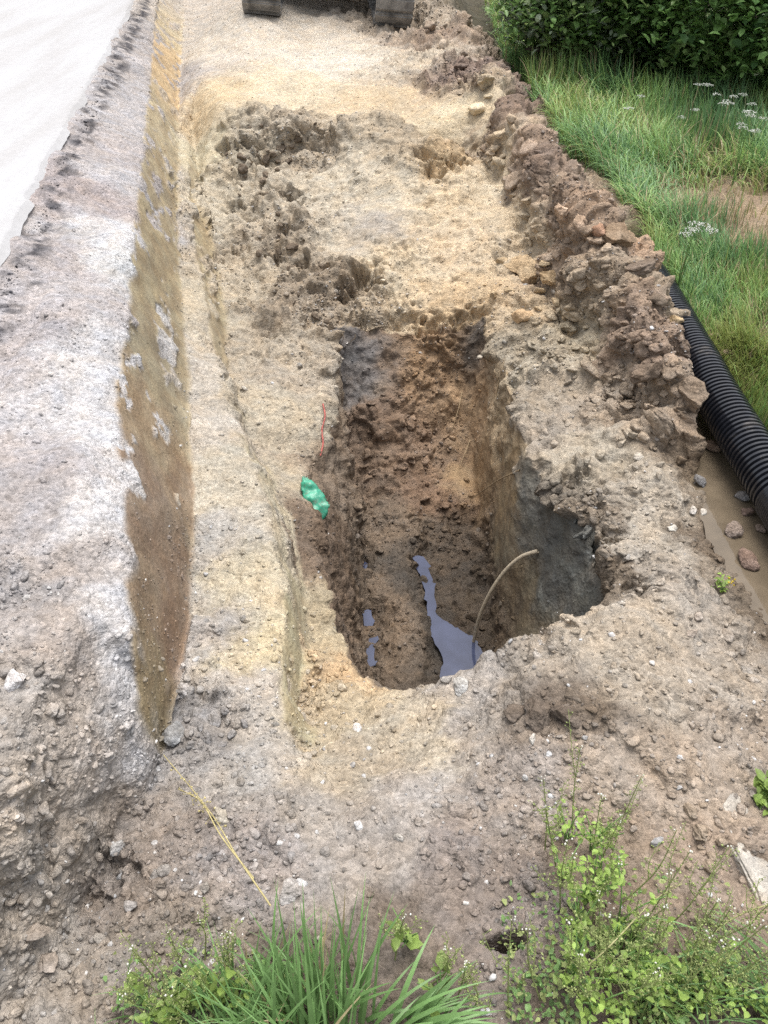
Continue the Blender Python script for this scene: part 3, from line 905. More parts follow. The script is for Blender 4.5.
# single stones and clods, each a thing
rock_meshes = {}
def stone(px, py, wpx, c=None, label=None, group=None, name='stone', cat='stone', angular=.9, rough=.18, sink=.38, flat=1.0, seed=None, at=None):
    if at is None:
        p, n = hit(px, py)
    else:
        p, n = at
    dep = (p - CAM) @ FWD
    s = wpx / F * dep / 2
    seed = seed if seed is not None else int(px * 31 + py * 17) % 9973
    r = np.random.default_rng(seed)
    sub = 4 if wpx > 26 else 3 if wpx > 9 else 2
    v, f = rock_shape(sub, seed, angular if name == 'stone' else 1.0, rough)
    if name != 'stone':
        h, _ = clods(v * 2.2 + seed, seed % 97, .3, .8, .8)
        v = v * (1 + .11 * h + .10 * fbm(v * 4, 3, seed % 31))[:, None]
    v = v @ rot_rand(r).T * np.array([1, 1, flat]) * s
    if c is None:
        c = nearest_color([tuple(p)])[0] * r.uniform(.95, 1.35)
    else:
        c = alb(c)
    tone = 1 + .10 * fbm(v / s * 2 + seed, 3, 5)
    o = mesh_obj(name, v, f, soil_mat, smooth=(sub == 4), colors=np.clip(c[None] * tone[:, None], 0, 1))
    if sub == 4:
        o.data.set_sharp_from_angle(angle=R(28))
    o.location = Vector(p + n * s * flat * (.55 - sink))
    tag(o, label, cat, group)
    return o


YL = 'sandy yellow lumps by the far right corner of the pit'
stone(524, 271, 34, (222, 190, 145), 'largest sandy yellow lump above the far right corner of the pit', YL, 'lump', 'lump')
stone(524, 319, 25, (226, 188, 140), 'round orange-yellow lump right at the far right corner of the pit', YL, 'lump', 'lump')
stone(553, 277, 28, (214, 182, 136), 'sandy yellow lump between the largest yellow lump and the brown spoil heap', YL, 'lump', 'lump')
for q in ((541, 293, 18), (557, 302, 17), (502, 262, 14), (509, 291, 13), (545, 262, 14), (538, 309, 12), (566, 318, 12), (572, 333, 14), (494, 296, 12)):
    stone(*q, (212, 184, 142), 'small sandy crumb beside the yellow lumps by the far corner of the pit', YL, 'lump', 'lump')
SH = 'single big clods of the spoil heap'
stone(684, 392, 62, (150, 131, 112), 'big cracked brown clod at the spoil heap near end, against the black pipe', SH, 'clod', 'clod', sink=.3)
stone(654, 372, 44, (140, 121, 104), 'brown clod just left of the big cracked clod by the pipe', SH, 'clod', 'clod', sink=.3)
stone(612, 236, 40, (172, 145, 116), 'broad tan clod on the crest of the spoil heap beside the grass', SH, 'clod', 'clod')
stone(600, 232, 20, (196, 150, 118), 'pinkish lump leaning on the broad tan clod on the crest', SH, 'clod', 'clod')
stone(636, 270, 34, (138, 120, 104), 'dark clod covering the far end of the black pipe', SH, 'clod', 'clod')
stone(656, 300, 26, (140, 122, 104), 'brown clod resting against the black pipe where it leaves the heap', SH, 'clod', 'clod')
stone(674, 319, 20, (206, 176, 130), 'small yellow clod lying on the black pipe', SH, 'clod', 'clod')
stone(712, 342, 24, (168, 144, 116), 'crumbly tan clod between the black pipe and the grass', SH, 'clod', 'clod')
stone(727, 353, 16, (160, 140, 114), 'smaller tan clod next to the crumbly clod behind the pipe', SH, 'clod', 'clod')
def wet(x, y):
    return P(x, y, -.160), np.array((0, 0, 1.0))


WS = 'stones in the muddy puddle'
stone(748, 562, 26 * 1.0, (146, 120, 106), 'reddish brown angular stone in the near part of the muddy puddle', WS, angular=.95, sink=.25, at=wet(748, 562))
stone(741, 498, 18 * 1.0, (150, 146, 146), 'grey stone in the puddle touching the black pipe', WS, sink=.25, at=wet(741, 498))
stone(748, 513, 17 * 1.0, (140, 116, 104), 'brown stone in the puddle just below the grey stone by the pipe', WS, sink=.25, at=wet(748, 513))
stone(733, 534, 22 * 1.0, (158, 140, 128), 'flat tan stone in the middle of the muddy puddle', WS, sink=.25, at=wet(733, 534))
stone(761, 530, 16 * 1.0, (150, 130, 116), 'brown stone in the puddle at the right edge of the picture', WS, sink=.25, at=wet(761, 530))
stone(712, 449, 20 * 1.0, (158, 132, 112), 'tan clod in the puddle near its far end by the pipe', WS, sink=.25, at=wet(712, 449))
stone(678, 441, 22 * 1.0, (178, 138, 108), 'orange-brown clod at the far corner of the puddle', WS, sink=.25, at=wet(678, 441))
stone(700, 483, 18 * 1.0, (150, 148, 150), 'grey stone on the left bank of the puddle', WS, sink=.25, at=wet(700, 483))
PB = 'pale stones on the bench right of the pit'
for q in ((671, 529, 15, (232, 226, 216), 'white upright stone on the bench left of the puddle'), (692, 510, 12, (226, 216, 206), 'whitish pebble beside a twin pebble at the edge of the puddle'),
          (702, 513, 10, (222, 214, 204), 'smaller right-hand whitish pebble of the twin pebbles at the puddle'), (713, 528, 8, (228, 205, 196), 'tiny pinkish white pebble on the puddle bank'),
          (697, 617, 16, (196, 182, 170), 'pale rounded stone on the bench in front of the puddle'), (640, 458, 14, (212, 202, 188), 'pale stone on the bench behind the green-leaved seedling'),
          (728, 634, 18, (182, 168, 154), 'rounded tan stone near the right edge below the seedling'), (690, 634, 16, (186, 170, 156), 'tan stone on the bench left of the rounded tan stone'),
          (554, 291, 9, (216, 204, 190), 'tiny pale pebble between the yellow lumps')):
    stone(*q, PB)
FS = 'single stones around the near end of the pit'
for q in ((290, 894, 27, (194, 188, 186), 'grey angular block just above the green grass tuft'), (461, 685, 24, (206, 203, 200), 'pale grey block on the near rim of the pit'),
          (357, 729, 13, (236, 230, 226), 'small white stone on yellow sand in front of the pit'), (183, 668, 10, (228, 222, 220), 'small white stone at the foot of the clay face'),
          (182, 690, 19, (206, 200, 198), 'pale stone just below the small white stone at the clay face'), (175, 735, 27, (164, 164, 166), 'blue-grey block at the tip of the clay face'),
          (532, 740, 14, (222, 216, 208), 'white pebble on the mound in front of the damp dark clod'), (659, 842, 17, (178, 178, 182), 'smooth grey pebble left of the brown lumps at the lower right'),
          (220, 817, 24, (206, 196, 180), 'flat pale stone crossed by the dry stalk'), (166, 873, 18, (172, 166, 162), 'grey pebble at the middle of the gravel corner'),
          (132, 906, 19, (190, 184, 182), 'pale round pebble in the gravel corner at the lower left'), (118, 847, 22, (186, 184, 184), 'flat pale grey stone sunk in the gravel corner'),
          (203, 890, 15, (176, 168, 160), 'grey pebble between the round pebble and the grey angular block'), (102, 939, 15, (180, 172, 164), 'tan pebble at the lower end of the gravel corner'),
          (154, 876, 13, (160, 154, 150), 'dark grey pebble touching the grey pebble in the gravel corner'), (32, 936, 30, (178, 164, 152), 'brownish block under the ragged verge at the lower left'),
          (16, 684, 34, (226, 222, 224), 'long white stone strip at the left edge of the picture'), (45, 962, 30, (170, 156, 144), 'brown block at the bottom left corner'), (400, 838, 13, (200, 194, 188), 'pale pebble on the grey slope in front of the pit'),
          (320, 938, 9, (190, 180, 170), 'small pebble behind the green grass tuft'), (532, 936, 13, (150, 138, 128), 'dark pebble right of the small black hole')):
    stone(*q, FS)
for q in ((197, 714, 15), (213, 722, 18), (226, 712, 13), (207, 740, 19), (191, 746, 14), (233, 735, 14), (184, 714, 12), (222, 745, 13), (243, 724, 12), (200, 728, 12)):
    stone(*q, (162, 158, 158), 'grey stone in the rubble patch right below the tip of the clay face', 'grey rubble at the tip of the clay face')
for q in ((699, 832, 28), (720, 842, 19), (701, 848, 15), (709, 868, 20), (689, 869, 14), (712, 857, 13), (690, 812, 16), (702, 806, 12)):
    stone(*q, (182, 162, 140), 'brown clay lump in the crumbled patch at the lower right', 'brown lumps at the lower right', 'lump', 'lump')
# damp dark clod on the mound
stone(540, 712, 44, (124, 110, 98), 'largest dark damp clod on the mound in front of the pit', 'dark damp clods on the mound', 'clod', 'clod', sink=.4, flat=.75, angular=.95)
stone(566, 716, 34, (120, 106, 94), 'dark damp clod touching the right side of the largest one on the mound', 'dark damp clods on the mound', 'clod', 'clod', sink=.4, flat=.75)
stone(516, 714, 26, (128, 114, 102), 'small dark damp clod left of the largest one on the mound', 'dark damp clods on the mound', 'clod', 'clod', sink=.4, flat=.7)
stone(572, 698, 24, (132, 118, 104), 'small dark damp clod behind the other damp clods on the mound', 'dark damp clods on the mound', 'clod', 'clod', sink=.4, flat=.7)


def scatter(poly, n, smin, smax, label, group, name='clod', cat='clod', seed=1, c=None, **kw):
    r = np.random.default_rng(seed)
    pl = [np.array(p, float) for p in poly]
    xs = [p[0] for p in pl]; ys = [p[1] for p in pl]
    k = 0
    while k < n:
        x, y = r.uniform(min(xs), max(xs)), r.uniform(min(ys), max(ys))
        if not in_poly(np.array([[x, y]]), pl)[0]:
            continue
        if not (2 < x < W - 3 and 2 < y < H - 3):
            continue
        p, nn = hit(x, y)
        w = smin + (smax - smin) * r.random() ** 2.2
        stone(x, y, w, c if c is None else tuple(np.array(c) * r.uniform(.9, 1.1)), label, group, name, cat, at=(p, nn), seed=int(r.integers(1, 9999)), **kw)
        k += 1


scatter([(430, 6), (470, 40), (505, 105), (560, 190), (600, 235), (640, 312), (690, 385), (655, 415), (600, 365), (545, 290), (500, 180), (460, 100), (425, 40)], 150, 6, 27,
        'brown clay clod lying loose on the long spoil heap', 'clods of the spoil heap', seed=3)
scatter([(520, 330), (580, 330), (640, 400), (690, 470), (740, 600), (760, 690), (680, 640), (640, 560), (590, 500), (530, 430), (505, 350)], 90, 4.5, 14,
        'pale brown stone on the bench between the pit and the puddle', 'stones on the bench right of the pit', 'stone', 'stone', seed=4)
scatter([(430, 700), (520, 660), (630, 605), (740, 640), (760, 790), (680, 860), (560, 790), (430, 790)], 90, 5, 14,
        'pale brown lump on the mound at the near end of the pit', 'lumps on the near mound', 'lump', 'lump', seed=5)
scatter([(350, 470), (470, 470), (490, 640), (440, 600), (380, 650), (362, 560)], 48, 5, 15, 'wet dark brown clod on the floor of the pit', 'clods on the pit floor', seed=6)
scatter([(352, 390), (460, 370), (470, 470), (350, 470)], 40, 5, 15, 'brown clod on the crumbled ramp at the far end of the pit', 'clods on the pit ramp', seed=7)
scatter([(225, 125), (325, 115), (330, 140), (270, 175), (310, 250), (350, 300), (330, 330), (290, 300), (250, 240), (225, 150)], 60, 4, 15,
        'dark brown clod on the sandy bank behind the pit', 'dark clods on the sandy bank', seed=8, c=(132, 116, 99))
scatter([(170, 760), (280, 780), (270, 880), (150, 960), (90, 900), (120, 830)], 75, 4.5, 15, 'grey crumb in the gravel corner at the lower left', 'stones of the gravel corner', 'stone', 'stone', seed=9)
scatter([(0, 640), (60, 640), (110, 760), (60, 860), (0, 900)], 40, 6, 24, 'greyish lump crumbling from the ragged end of the gravel verge', 'lumps of the gravel verge', 'lump', 'lump', seed=10, sink=.35)
scatter([(300, 800), (560, 800), (540, 920), (420, 920), (300, 870)], 55, 4, 13, 'small grey stone on the bare slope below the near mound', 'stones on the bare slope', 'stone', 'stone', seed=12)
scatter([(195, 400), (235, 440), (290, 620), (230, 700), (200, 640)], 30, 3.5, 9, 'small pale stone on the narrow bench under the clay face', 'stones on the narrow bench', 'stone', 'stone', seed=13)
scatter([(305, 650), (350, 670), (330, 705), (300, 705)], 26, 5, 12, 'orange sandy lump on the near left corner of the pit', 'orange lumps at the near left corner of the pit', 'lump', 'lump', seed=14)
scatter([(530, 300), (560, 300), (660, 420), (690, 470), (640, 470), (560, 380), (520, 340)], 60, 7, 22, 'brown lump rolled from the spoil heap onto the bench', 'lumps rolled off the spoil heap', 'lump', 'lump', seed=15)

scatter([(548, 470), (600, 500), (650, 585), (632, 594), (590, 545), (556, 505)], 34, 6, 20, 'brown clod crumbling from the right rim above the grey pit wall', 'clods on the right rim of the pit', 'lump', 'lump', seed=16)

# pale slab whose straight edge shows at the right
def slab():
    pc = [P(738, 776, .055), P(746, 784, .05), P(770, 838, .045), P(800, 905, .04), P(770, 905, .05), P(742, 850, .06), P(722, 800, .06)]
    bm = bmesh.new()
    top = [bm.verts.new(tuple(p + np.array([0, 0, -.028]))) for p in pc]
    f = bm.faces.new(top)
    e = bmesh.ops.extrude_face_region(bm, geom=[f])
    vs = [g for g in e['geom'] if isinstance(g, bmesh.types.BMVert)]
    bmesh.ops.translate(bm, verts=vs, vec=(0, 0, -.10))
    bmesh.ops.recalc_face_normals(bm, faces=bm.faces)
    bmesh.ops.bevel(bm, geom=list(bm.edges), offset=.006, segments=2, affect='EDGES')
    bmesh.ops.triangulate(bm, faces=bm.faces)
    for _ in range(4):
        bmesh.ops.subdivide_edges(bm, edges=[ee for ee in bm.edges if ee.calc_length() > .012], cuts=1)
        bmesh.ops.triangulate(bm, faces=bm.faces)
    v = np.array([x.co[:] for x in bm.verts]); ff = np.array([[q.index for q in p.verts] for p in bm.faces])
    bm.free()
    v = v + (fbm(v * 30, 3, 3) * .004)[:, None] * np.array([.6, .6, 1])
    t = 1 + .15 * fbm(v * 12, 3, 8)
    o = mesh_obj('concrete_slab', v, ff, soil_mat, smooth=True, colors=alb((196, 187, 176))[None] * t[:, None])
    tag(o, 'pale flat slab with a straight edge half buried at the right edge of the picture', 'slab')
slab()


# ------------------------------------------------------------------ tubes
def tube(path, rad, n=10, cap=True):
    path = np.asarray(path, float)
    m = len(path)
    rad = np.full(m, rad) if np.isscalar(rad) else np.asarray(rad)
    t = np.gradient(path, axis=0)
    t /= np.linalg.norm(t, axis=1)[:, None]
    up = np.array([0, 0, 1.0]) if abs(t[0][2]) < .9 else np.array([1.0, 0, 0])
    s = np.cross(t[0], up); s /= np.linalg.norm(s)
    VV = []
    for k in range(m):
        s = s - t[k] * (s @ t[k]); s /= np.linalg.norm(s)
        b = np.cross(t[k], s)
        a = np.arange(n) / n * 2 * math.pi
        VV.append(path[k] + rad[k] * (np.cos(a)[:, None] * s + np.sin(a)[:, None] * b))
    VV = np.concatenate(VV)
    q = []
    for k in range(m - 1):
        for j in range(n):
            q.append((k * n + j, k * n + (j + 1) % n, (k + 1) * n + (j + 1) % n, (k + 1) * n + j))
    return VV, np.array(q)


def spline(pts, n):
    """Catmull-Rom through points"""
    p = np.asarray(pts, float)
    p = np.concatenate([[2 * p[0] - p[1]], p, [2 * p[-1] - p[-2]]])
    out = []
    segs = len(p) - 3
    for u in np.linspace(0, segs, n):
        i = min(int(u), segs - 1); f = u - i
        a, b, c, d = p[i:i + 4]
        out.append(.5 * (2 * b + (c - a) * f + (2 * a - 5 * b + 4 * c - d) * f * f + (3 * b - a - 3 * c + d) * f ** 3))
    return np.array(out)


def merge(parts):
    VV, FF, base = [], [], 0
    for v, f in parts:
        VV.append(v); FF.append(f + base); base += len(v)
    return np.concatenate(VV), np.concatenate(FF)


# black corrugated drain pipe
def drain_pipe():
    pth = spline([(1.33, 4.75, -.42), (1.36, 4.2, -.16), (1.372, 3.84, -.055), (1.350, 3.0, -.035), (1.342, 2.61, -.04), (1.352, 2.15, -.045), (1.385, 1.4, -.05), (1.44, .7, -.05), (1.50, -.2, -.03), (1.58, -1.6, .0)], 110)
    seg = np.concatenate([[0], np.cumsum(np.linalg.norm(np.diff(pth, axis=0), axis=1))])
    root = empty('drain_pipe', pth[45])
    tag(root, 'black corrugated plastic drain pipe lying between the spoil heap, the puddle and the grass', 'pipe')
    off = pth[45]
    m = plain('black_plastic', (.010, .011, .015), .25, .3, 30, 0, 0, .5)
    nt = m.node_tree; bs = nt.nodes['Principled BSDF']
    geo = nt.nodes.new('ShaderNodeTexCoord')
    nz = noise_node(nt, 9, 6, .7, geo.outputs['Object'])
    base_link = bs.inputs['Base Color'].links[0].from_socket
    mud = mix_color(nt, maprange(nt, nz.outputs[0], .58, .8, 0, .6), base_link, (.13, .11, .09))
    nt.links.new(mud, bs.inputs['Base Color'])
    nt.links.new(maprange(nt, nz.outputs[0], .55, .75, .22, .7), bs.inputs['Roughness'])
    joint = seg[np.argmin(np.abs(pth[:, 1] - 2.02))]

    def run(a, b, pitch, ro, ri):
        s, rr = [], []
        x = a
        while x < b:
            for fr, r_ in ((0, ri), (.18, ri), (.30, ro), (.72, ro), (.84, ri)):
                s.append(x + fr * pitch); rr.append(r_)
            x += pitch
        s = np.array(s)
        pp = np.stack([np.interp(s, seg, pth[:, k]) for k in range(3)], 1)
        return tube(pp - off, np.array(rr), 40)
    v, f = run(0, joint, .0235, .086, .077)
    b = mesh_obj('pipe_body', v, f, m, root, smooth=True); b.data.set_sharp_from_angle(angle=R(50))
    v, f = run(joint, joint + .13, .011, .0905, .087)
    c = mesh_obj('coupling', v, f, m, root, smooth=True)
    v, f = run(joint + .13, seg[-1] - .02, .0235, .086, .077)
    b = mesh_obj('pipe_body', v, f, m, root, smooth=True); b.data.set_sharp_from_angle(angle=R(50))
drain_pipe()


# ------------------------------------------------------------------ water
def water_mat(name, c, rough, spec_tint=1.5):
    m, nt, bs, N, L = new_mat(name)
    geo = N('ShaderNodeTexCoord')
    n1 = noise_node(nt, 7, 4, .6, geo.outputs['Object'])
    L(mix_color(nt, maprange(nt, n1.outputs[0], .35, .65, 0, 1), tuple(np.array(c) * .8), tuple(np.array(c) * 1.2)), bs.inputs['Base Color'])
    bs.inputs['Roughness'].default_value = rough
    bs.inputs['IOR'].default_value = spec_tint
    bp = N('ShaderNodeBump'); bp.inputs['Strength'].default_value = .06; bp.inputs['Distance'].default_value = .01
    n2 = noise_node(nt, 14, 2, .5, geo.outputs['Object'])
    L(n2.outputs[0], bp.inputs['Height']); L(bp.outputs[0], bs.inputs['Normal'])
    return m


def pool(name, px, z, mat, label):
    k = len(px)
    pts = []
    for i in range(k):
        a_, b_ = P(*px[i], z), P(*px[(i + 1) % k], z)
        pts += [a_ + (b_ - a_) * u for u in np.linspace(0, 1, 9)[:-1]]
    pts = np.array(pts)
    pts[:, 0] += fbm(pts * 24, 3, 310) * .016; pts[:, 1] += fbm(pts * 24, 3, 311) * .016
    c = np.mean(pts, axis=0)
    v = np.array(pts) - c
    o = mesh_obj(name, v, [list(range(len(v)))], mat)
    o.location = Vector(c)
    tag(o, label, 'water', kind='structure')
    return o


wm = water_mat('clouded_water', (.042, .050, .088), .04, 1.45)
pool('pit_water', [(414, 556), (424, 556), (434, 585), (438, 612), (455, 628), (472, 636), (484, 655), (484, 690), (446, 690), (440, 655), (428, 625), (424, 590)], -.972, wm, 'blue-grey pool of seep water on the pit floor')
pool('pit_water', [(359, 545), (366, 545), (369, 600), (377, 640), (377, 668), (368, 668), (362, 610)], -.970, wm, 'thin line of water along the left foot of the pit')
pm = water_mat('muddy_water', (.12, .095, .066), .03, 1.42)
pool('puddle', [(680, 425), (715, 415), (800, 520), (960, 760), (1010, 980), (900, 900), (800, 690), (766, 625), (735, 588), (708, 540), (690, 480)], -.163, pm, 'shallow brown puddle beside the black pipe')


# ------------------------------------------------------------------ stick, cords, roots, plastic in the pit
def by_ray(pts, a, b, n, bulge=0.0):
    """a thing strung from point a to point b of the ground, seen along these places of the photo"""
    out = []
    da, db = np.linalg.norm(a - CAM), np.linalg.norm(b - CAM)
    m = len(pts)
    for i, (x, y) in enumerate(pts):
        u = i / (m - 1)
        out.append(CAM + ray(x, y) * (da + (db - da) * u - bulge * math.sin(math.pi * u)))
    return spline(out, n)


def cord(name, pth, rad, mat, label, cat, group=None):
    o_ = pth[0].copy()
    v, f = tube(pth - o_, rad, 8)
    o = mesh_obj(name, v, f, mat, smooth=True)
    o.location = Vector(o_)
    return tag(o, label, cat, group)


a_, _ = hit(540, 552); b_, _ = hit(474, 643)
pth = by_ray([(538, 551), (521, 557), (505, 571), (490, 593), (479, 618), (473, 644)], a_, b_, 40, .06)
cord('bent_stick', pth, np.linspace(.0085, .007, 40), plain('pale_stick', (.40, .34, .25), .7, .2, 60, .3), 'pale thin bent stick arching from the right pit wall down to the water', 'stick')
a_, _ = hit(324, 404); b_, _ = hit(320, 456)
pth = by_ray([(323, 404), (325, 416), (322, 430), (323, 444), (320, 456)], a_, b_, 24, .012)
cord('red_cord', pth, .004, plain('red_cord', (.30, .075, .06), .7, .5, 80), 'thin red cord hanging on the left side of the pit above the green plastic', 'cord')
root_mat = plain('root', (.10, .075, .05), .9, .3, 60)
RL = 'thin dark root hanging from the far rim of the pit'
rr = np.random.default_rng(5)
for k in range(26):
    x = rr.choice([rr.uniform(340, 372), rr.uniform(420, 486), rr.uniform(372, 420)], p=[.45, .4, .15])
    y = rr.uniform(272, 300) if x < 372 and k % 2 else rr.uniform(318, 334)
    p0, n0 = hit(x, y)
    L_ = rr.uniform(.05, .14)
    d = np.array([rr.normal(0, .3), -.25 + rr.normal(0, .15), -1]); d /= np.linalg.norm(d)
    pth = spline([p0 - n0 * .01, p0 + d * L_ * .4 + n0 * .02 + rr.normal(0, .008, 3), p0 + d * L_ + rr.normal(0, .015, 3) + n0 * .015], 8)
    cord('root', pth, np.linspace(.0032, .0012, 8), root_mat, RL, 'root', 'roots at the far rim of the pit')
for (x0, y0, x1, y1) in ((462, 392, 452, 430), (470, 440, 458, 470), (499, 380, 486, 430), (507, 372, 500, 410), (520, 470, 470, 500)):
    a_, n_ = hit(x0, y0); b_, _ = hit(x1, y1)
    pth = by_ray([(x0, y0), ((x0 + x1) / 2 + 2, (y0 + y1) / 2 - 4), (x1, y1)], a_, b_, 12, .02)
    cord('root', pth, np.linspace(.004, .002, 12), plain('tan_root', (.30, .22, .13), .9, .3, 60) if k == 25 else root_mat, 'fine root on the right wall of the pit', 'root', 'roots on the right wall of the pit')
    k = 25


def plastic_scrap():
    out = [(301, 476), (307, 478), (315, 486), (323, 496), (328, 508), (326, 518), (320, 524), (313, 520), (307, 513), (302, 503), (300, 490)]
    c, n = hit(313, 501)
    n = n * .5 + (CAM - c) / np.linalg.norm(CAM - c) * .5
    n /= np.linalg.norm(n)
    gx, gy = 26, 34
    VV, idx, FF = [], {}, []
    pl = [np.array(p, float) for p in out]
    for j in range(gy):
        for i in range(gx):
            x, y = 298 + i * 32 / (gx - 1), 474 + j * 52 / (gy - 1)
            if not in_poly(np.array([[x, y]]), pl)[0]: continue
            # plane through the spot, facing half way to the viewer's side
            d = ray(x, y)
            t = ((c - CAM) @ n) / (d @ n)
            idx[(i, j)] = len(VV); VV.append(CAM + d * t)
    VV = np.array(VV)
    cr = fbm(VV * 26, 3, 12); fold = np.abs(vnoise(VV @ np.diag([34, 34, 16]), 5))
    ctr = VV.mean(0)
    rr_ = np.linalg.norm(VV - ctr, axis=1) / np.linalg.norm(VV - ctr, axis=1).max()
    VV = VV + n * (.030 * (1 - rr_ ** 2) + cr * .012 + fold * .010 + .010)[:, None]
    for (i, j), k0 in idx.items():
        if (i + 1, j) in idx and (i, j + 1) in idx and (i + 1, j + 1) in idx:
            FF.append((k0, idx[(i + 1, j)], idx[(i + 1, j + 1)], idx[(i, j + 1)]))
    back = len(VV)
    V2 = np.concatenate([VV, VV - n * .022 + vnoise(VV * 40, 9)[:, None] * .004])
    F2 = [tuple(f) for f in FF] + [tuple(back + q for q in reversed(f)) for f in FF]
    cnt = {}
    for f in FF:
        for q in range(4):
            e = (f[q], f[(q + 1) % 4]); cnt[e] = 1
    for e in list(cnt):
        if (e[1], e[0]) not in cnt:
            F2.append((e[1], e[0], e[0] + back, e[1] + back))
    m = plain('green_plastic', (.04, .27, .17), .35, .3, 40, .3)
    nt = m.node_tree; bs = nt.nodes['Principled BSDF']
    geo = nt.nodes.new('ShaderNodeTexCoord')
    nz = noise_node(nt, 34, 6, .7, geo.outputs['Object'])
    nt.links.new(mix_color(nt, maprange(nt, nz.outputs[0], .5, .68, 0, .8), bs.inputs['Base Color'].links[0].from_socket, (.16, .135, .11)), bs.inputs['Base Color'])
    o = mesh_obj('plastic_bag', V2 - c, F2, m, smooth=True)
    o.location = Vector(c)
    tag(o, 'crumpled teal green plastic bag stuck in the left side of the pit', 'plastic bag')
plastic_scrap()

# ------------------------------------------------------------------ plants
GREENS = {k: np.array(v) for k, v in dict(
    blue=(.135, .255, .105), mid=(.195, .33, .11), bright=(.255, .39, .12), yellow=(.250, .290, .090), straw=(.36, .30, .17), pale=(.29, .34, .13)).items()}
blade_mat = leaf_material('grass_blade', .45, .3, .12)


def blades(base, hgt, wid, dirx, diry, bend, colr, levels=4, twist=None, curl=None):
    """many curved blades at once: arrays of roots, lengths, widths, lean directions and bends -> one mesh"""
    n = len(base)
    t = np.linspace(0, 1, levels + 1)
    d = np.stack([dirx, diry, np.zeros(n)], 1)
    side = np.stack([-diry, dirx, np.zeros(n)], 1)
    if twist is not None:
        c, s_ = np.cos(twist)[:, None], np.sin(twist)[:, None]
        side = side * c + d * s_ * .7
    VV = []
    x, z = np.zeros(n), np.zeros(n)
    ang = np.full(n, .12) + bend * .15
    for k in range(levels + 1):
        if k:
            st = hgt / levels
            x = x + np.sin(ang) * st
            z = z + np.cos(ang) * st
            ang = ang + bend / levels * (1 + .6 * t[k])
        c = base + d * x[:, None] + np.array([0, 0, 1.0]) * z[:, None]
        w = wid * (1 - t[k] ** 1.8) * (.6 + .4 * min(1, t[k] * 4)) / 2
        if k < levels:
            VV += [c - side * w[:, None], c + side * w[:, None]]
        else:
            VV += [c]
    VV = np.stack(VV, 1)
    m = VV.shape[1]
    F1 = []
    for k in range(levels - 1):
        a = 2 * k
        F1 += [(a, a + 1, a + 3), (a, a + 3, a + 2)]
    a = 2 * (levels - 1)
    F1 += [(a, a + 1, a + 2)]
    FF = (np.arange(n)[:, None, None] * m + np.array(F1)[None]).reshape(-1, 3)
    CC = np.repeat(colr[:, None, :], m, 1).reshape(-1, 3)
    return VV.reshape(-1, 3), FF, CC


# the rough grass right of the heap
r = np.random.default_rng(21)
NB = 52000
px_ = r.uniform(440, 1300, NB * 7); py_ = r.uniform(10, 900, NB * 7)
sel = ((px_ < 800) & (py_ < 480)) | (r.random(NB * 7) < .22)
px_, py_ = px_[sel], py_[sel]
dd = np.array([ray(a, b) for a, b in zip(px_, py_)])
tt = (-.05 - CAM[2]) / np.where(dd[:, 2] < -.05, dd[:, 2], -.05)
gp = CAM + dd * tt[:, None]
gp = gp[(gp[:, 1] < 13)]
# a sprinkling beyond the frame too
ex = np.stack([r.uniform(1.5, 7.0, 22000), r.uniform(-1.0, 13, 22000), np.zeros(22000)], 1)
gp = np.concatenate([gp, ex])
vx = np.interp(gp[:, 1], [0, 2.2, 2.9, 3.9, 4.6, 5.2, 6.5, 9, 14], [1.62, 1.50, 1.47, 1.49, 1.50, 1.42, 1.26, 1.22, 1.4])
edge = gp[:, 0] - vx - fbm(gp * 4, 2, 410) * .05
bare_c = [(P(752, 212, -.05), .45, .78), (P(700, 195, -.05), .2, .25), (P(800, 345, -.05), .14, .3), (P(712, 160, -.05), .2, .25)]
bare = np.zeros(len(gp))
for c, rx, ry in bare_c:
    q = np.hypot((gp[:, 0] - c[0]) / rx, (gp[:, 1] - c[1]) / ry) + fbm(gp * 6, 2, 420) * .3
    bare = np.maximum(bare, np.clip(1.4 - q, 0, 1))
keep = (edge > 0) & (r.random(len(gp)) < 1 - bare * .93)
gp, edge, bare = gp[keep], edge[keep], bare[keep]
gp = np.array([drop(a, b) for a, b in gp[:, :2]]) - np.array([0, 0, .01])
n = len(gp)
clump = fbm(gp * np.array([2.2, 1.6, 1]), 3, 430)
tall = np.clip((gp[:, 1] - 3.2) / 2.2, 0, 1)
h = (.08 + .17 * tall + .10 * np.clip(clump + .2, 0, 1)) * r.uniform(.55, 1.25, n) * (1 - .5 * bare)
# swathes fall over together, as after rain
ang = 3.6 + 1.9 * fbm(gp * np.array([1.0, .8, 1]), 2, 440) + r.normal(0, 1.1, n)
bend = np.clip(.55 + .9 * fbm(gp * 1.3, 2, 450) + r.normal(0, .35, n), .1, 2.2) * (.6 + .7 * tall)
mixv = 1.2 * fbm(gp * np.array([2.6, 1.6, 1]), 3, 460) + r.normal(0, .45, n) + .32
pal = np.stack([GREENS['blue'], GREENS['mid'], GREENS['bright'], GREENS['yellow']])
ix = np.digitize(mixv - .25 * tall + .35 * (1 - tall), [-.15, .45, .95])
cc = pal[ix] * r.uniform(.75, 1.25, n)[:, None]
st = r.random(n) < (.07 + .5 * bare)
cc[st] = GREENS['straw'] * r.uniform(.7, 1.2, st.sum())[:, None]
gdist = np.linalg.norm(gp - CAM, axis=1)
wid = np.maximum(.0042 * r.uniform(.7, 1.5, n), gdist * 1.15 / F)
v, f, c = blades(gp, h, wid, np.cos(ang), np.sin(ang), bend, cc, 4, r.normal(0, .6, n))
g_ = mesh_obj('grass', v, f, blade_mat, colors=c)
tag(g_, 'rough long green grass covering the ground right of the spoil heap and pipe', 'grass', kind='stuff')

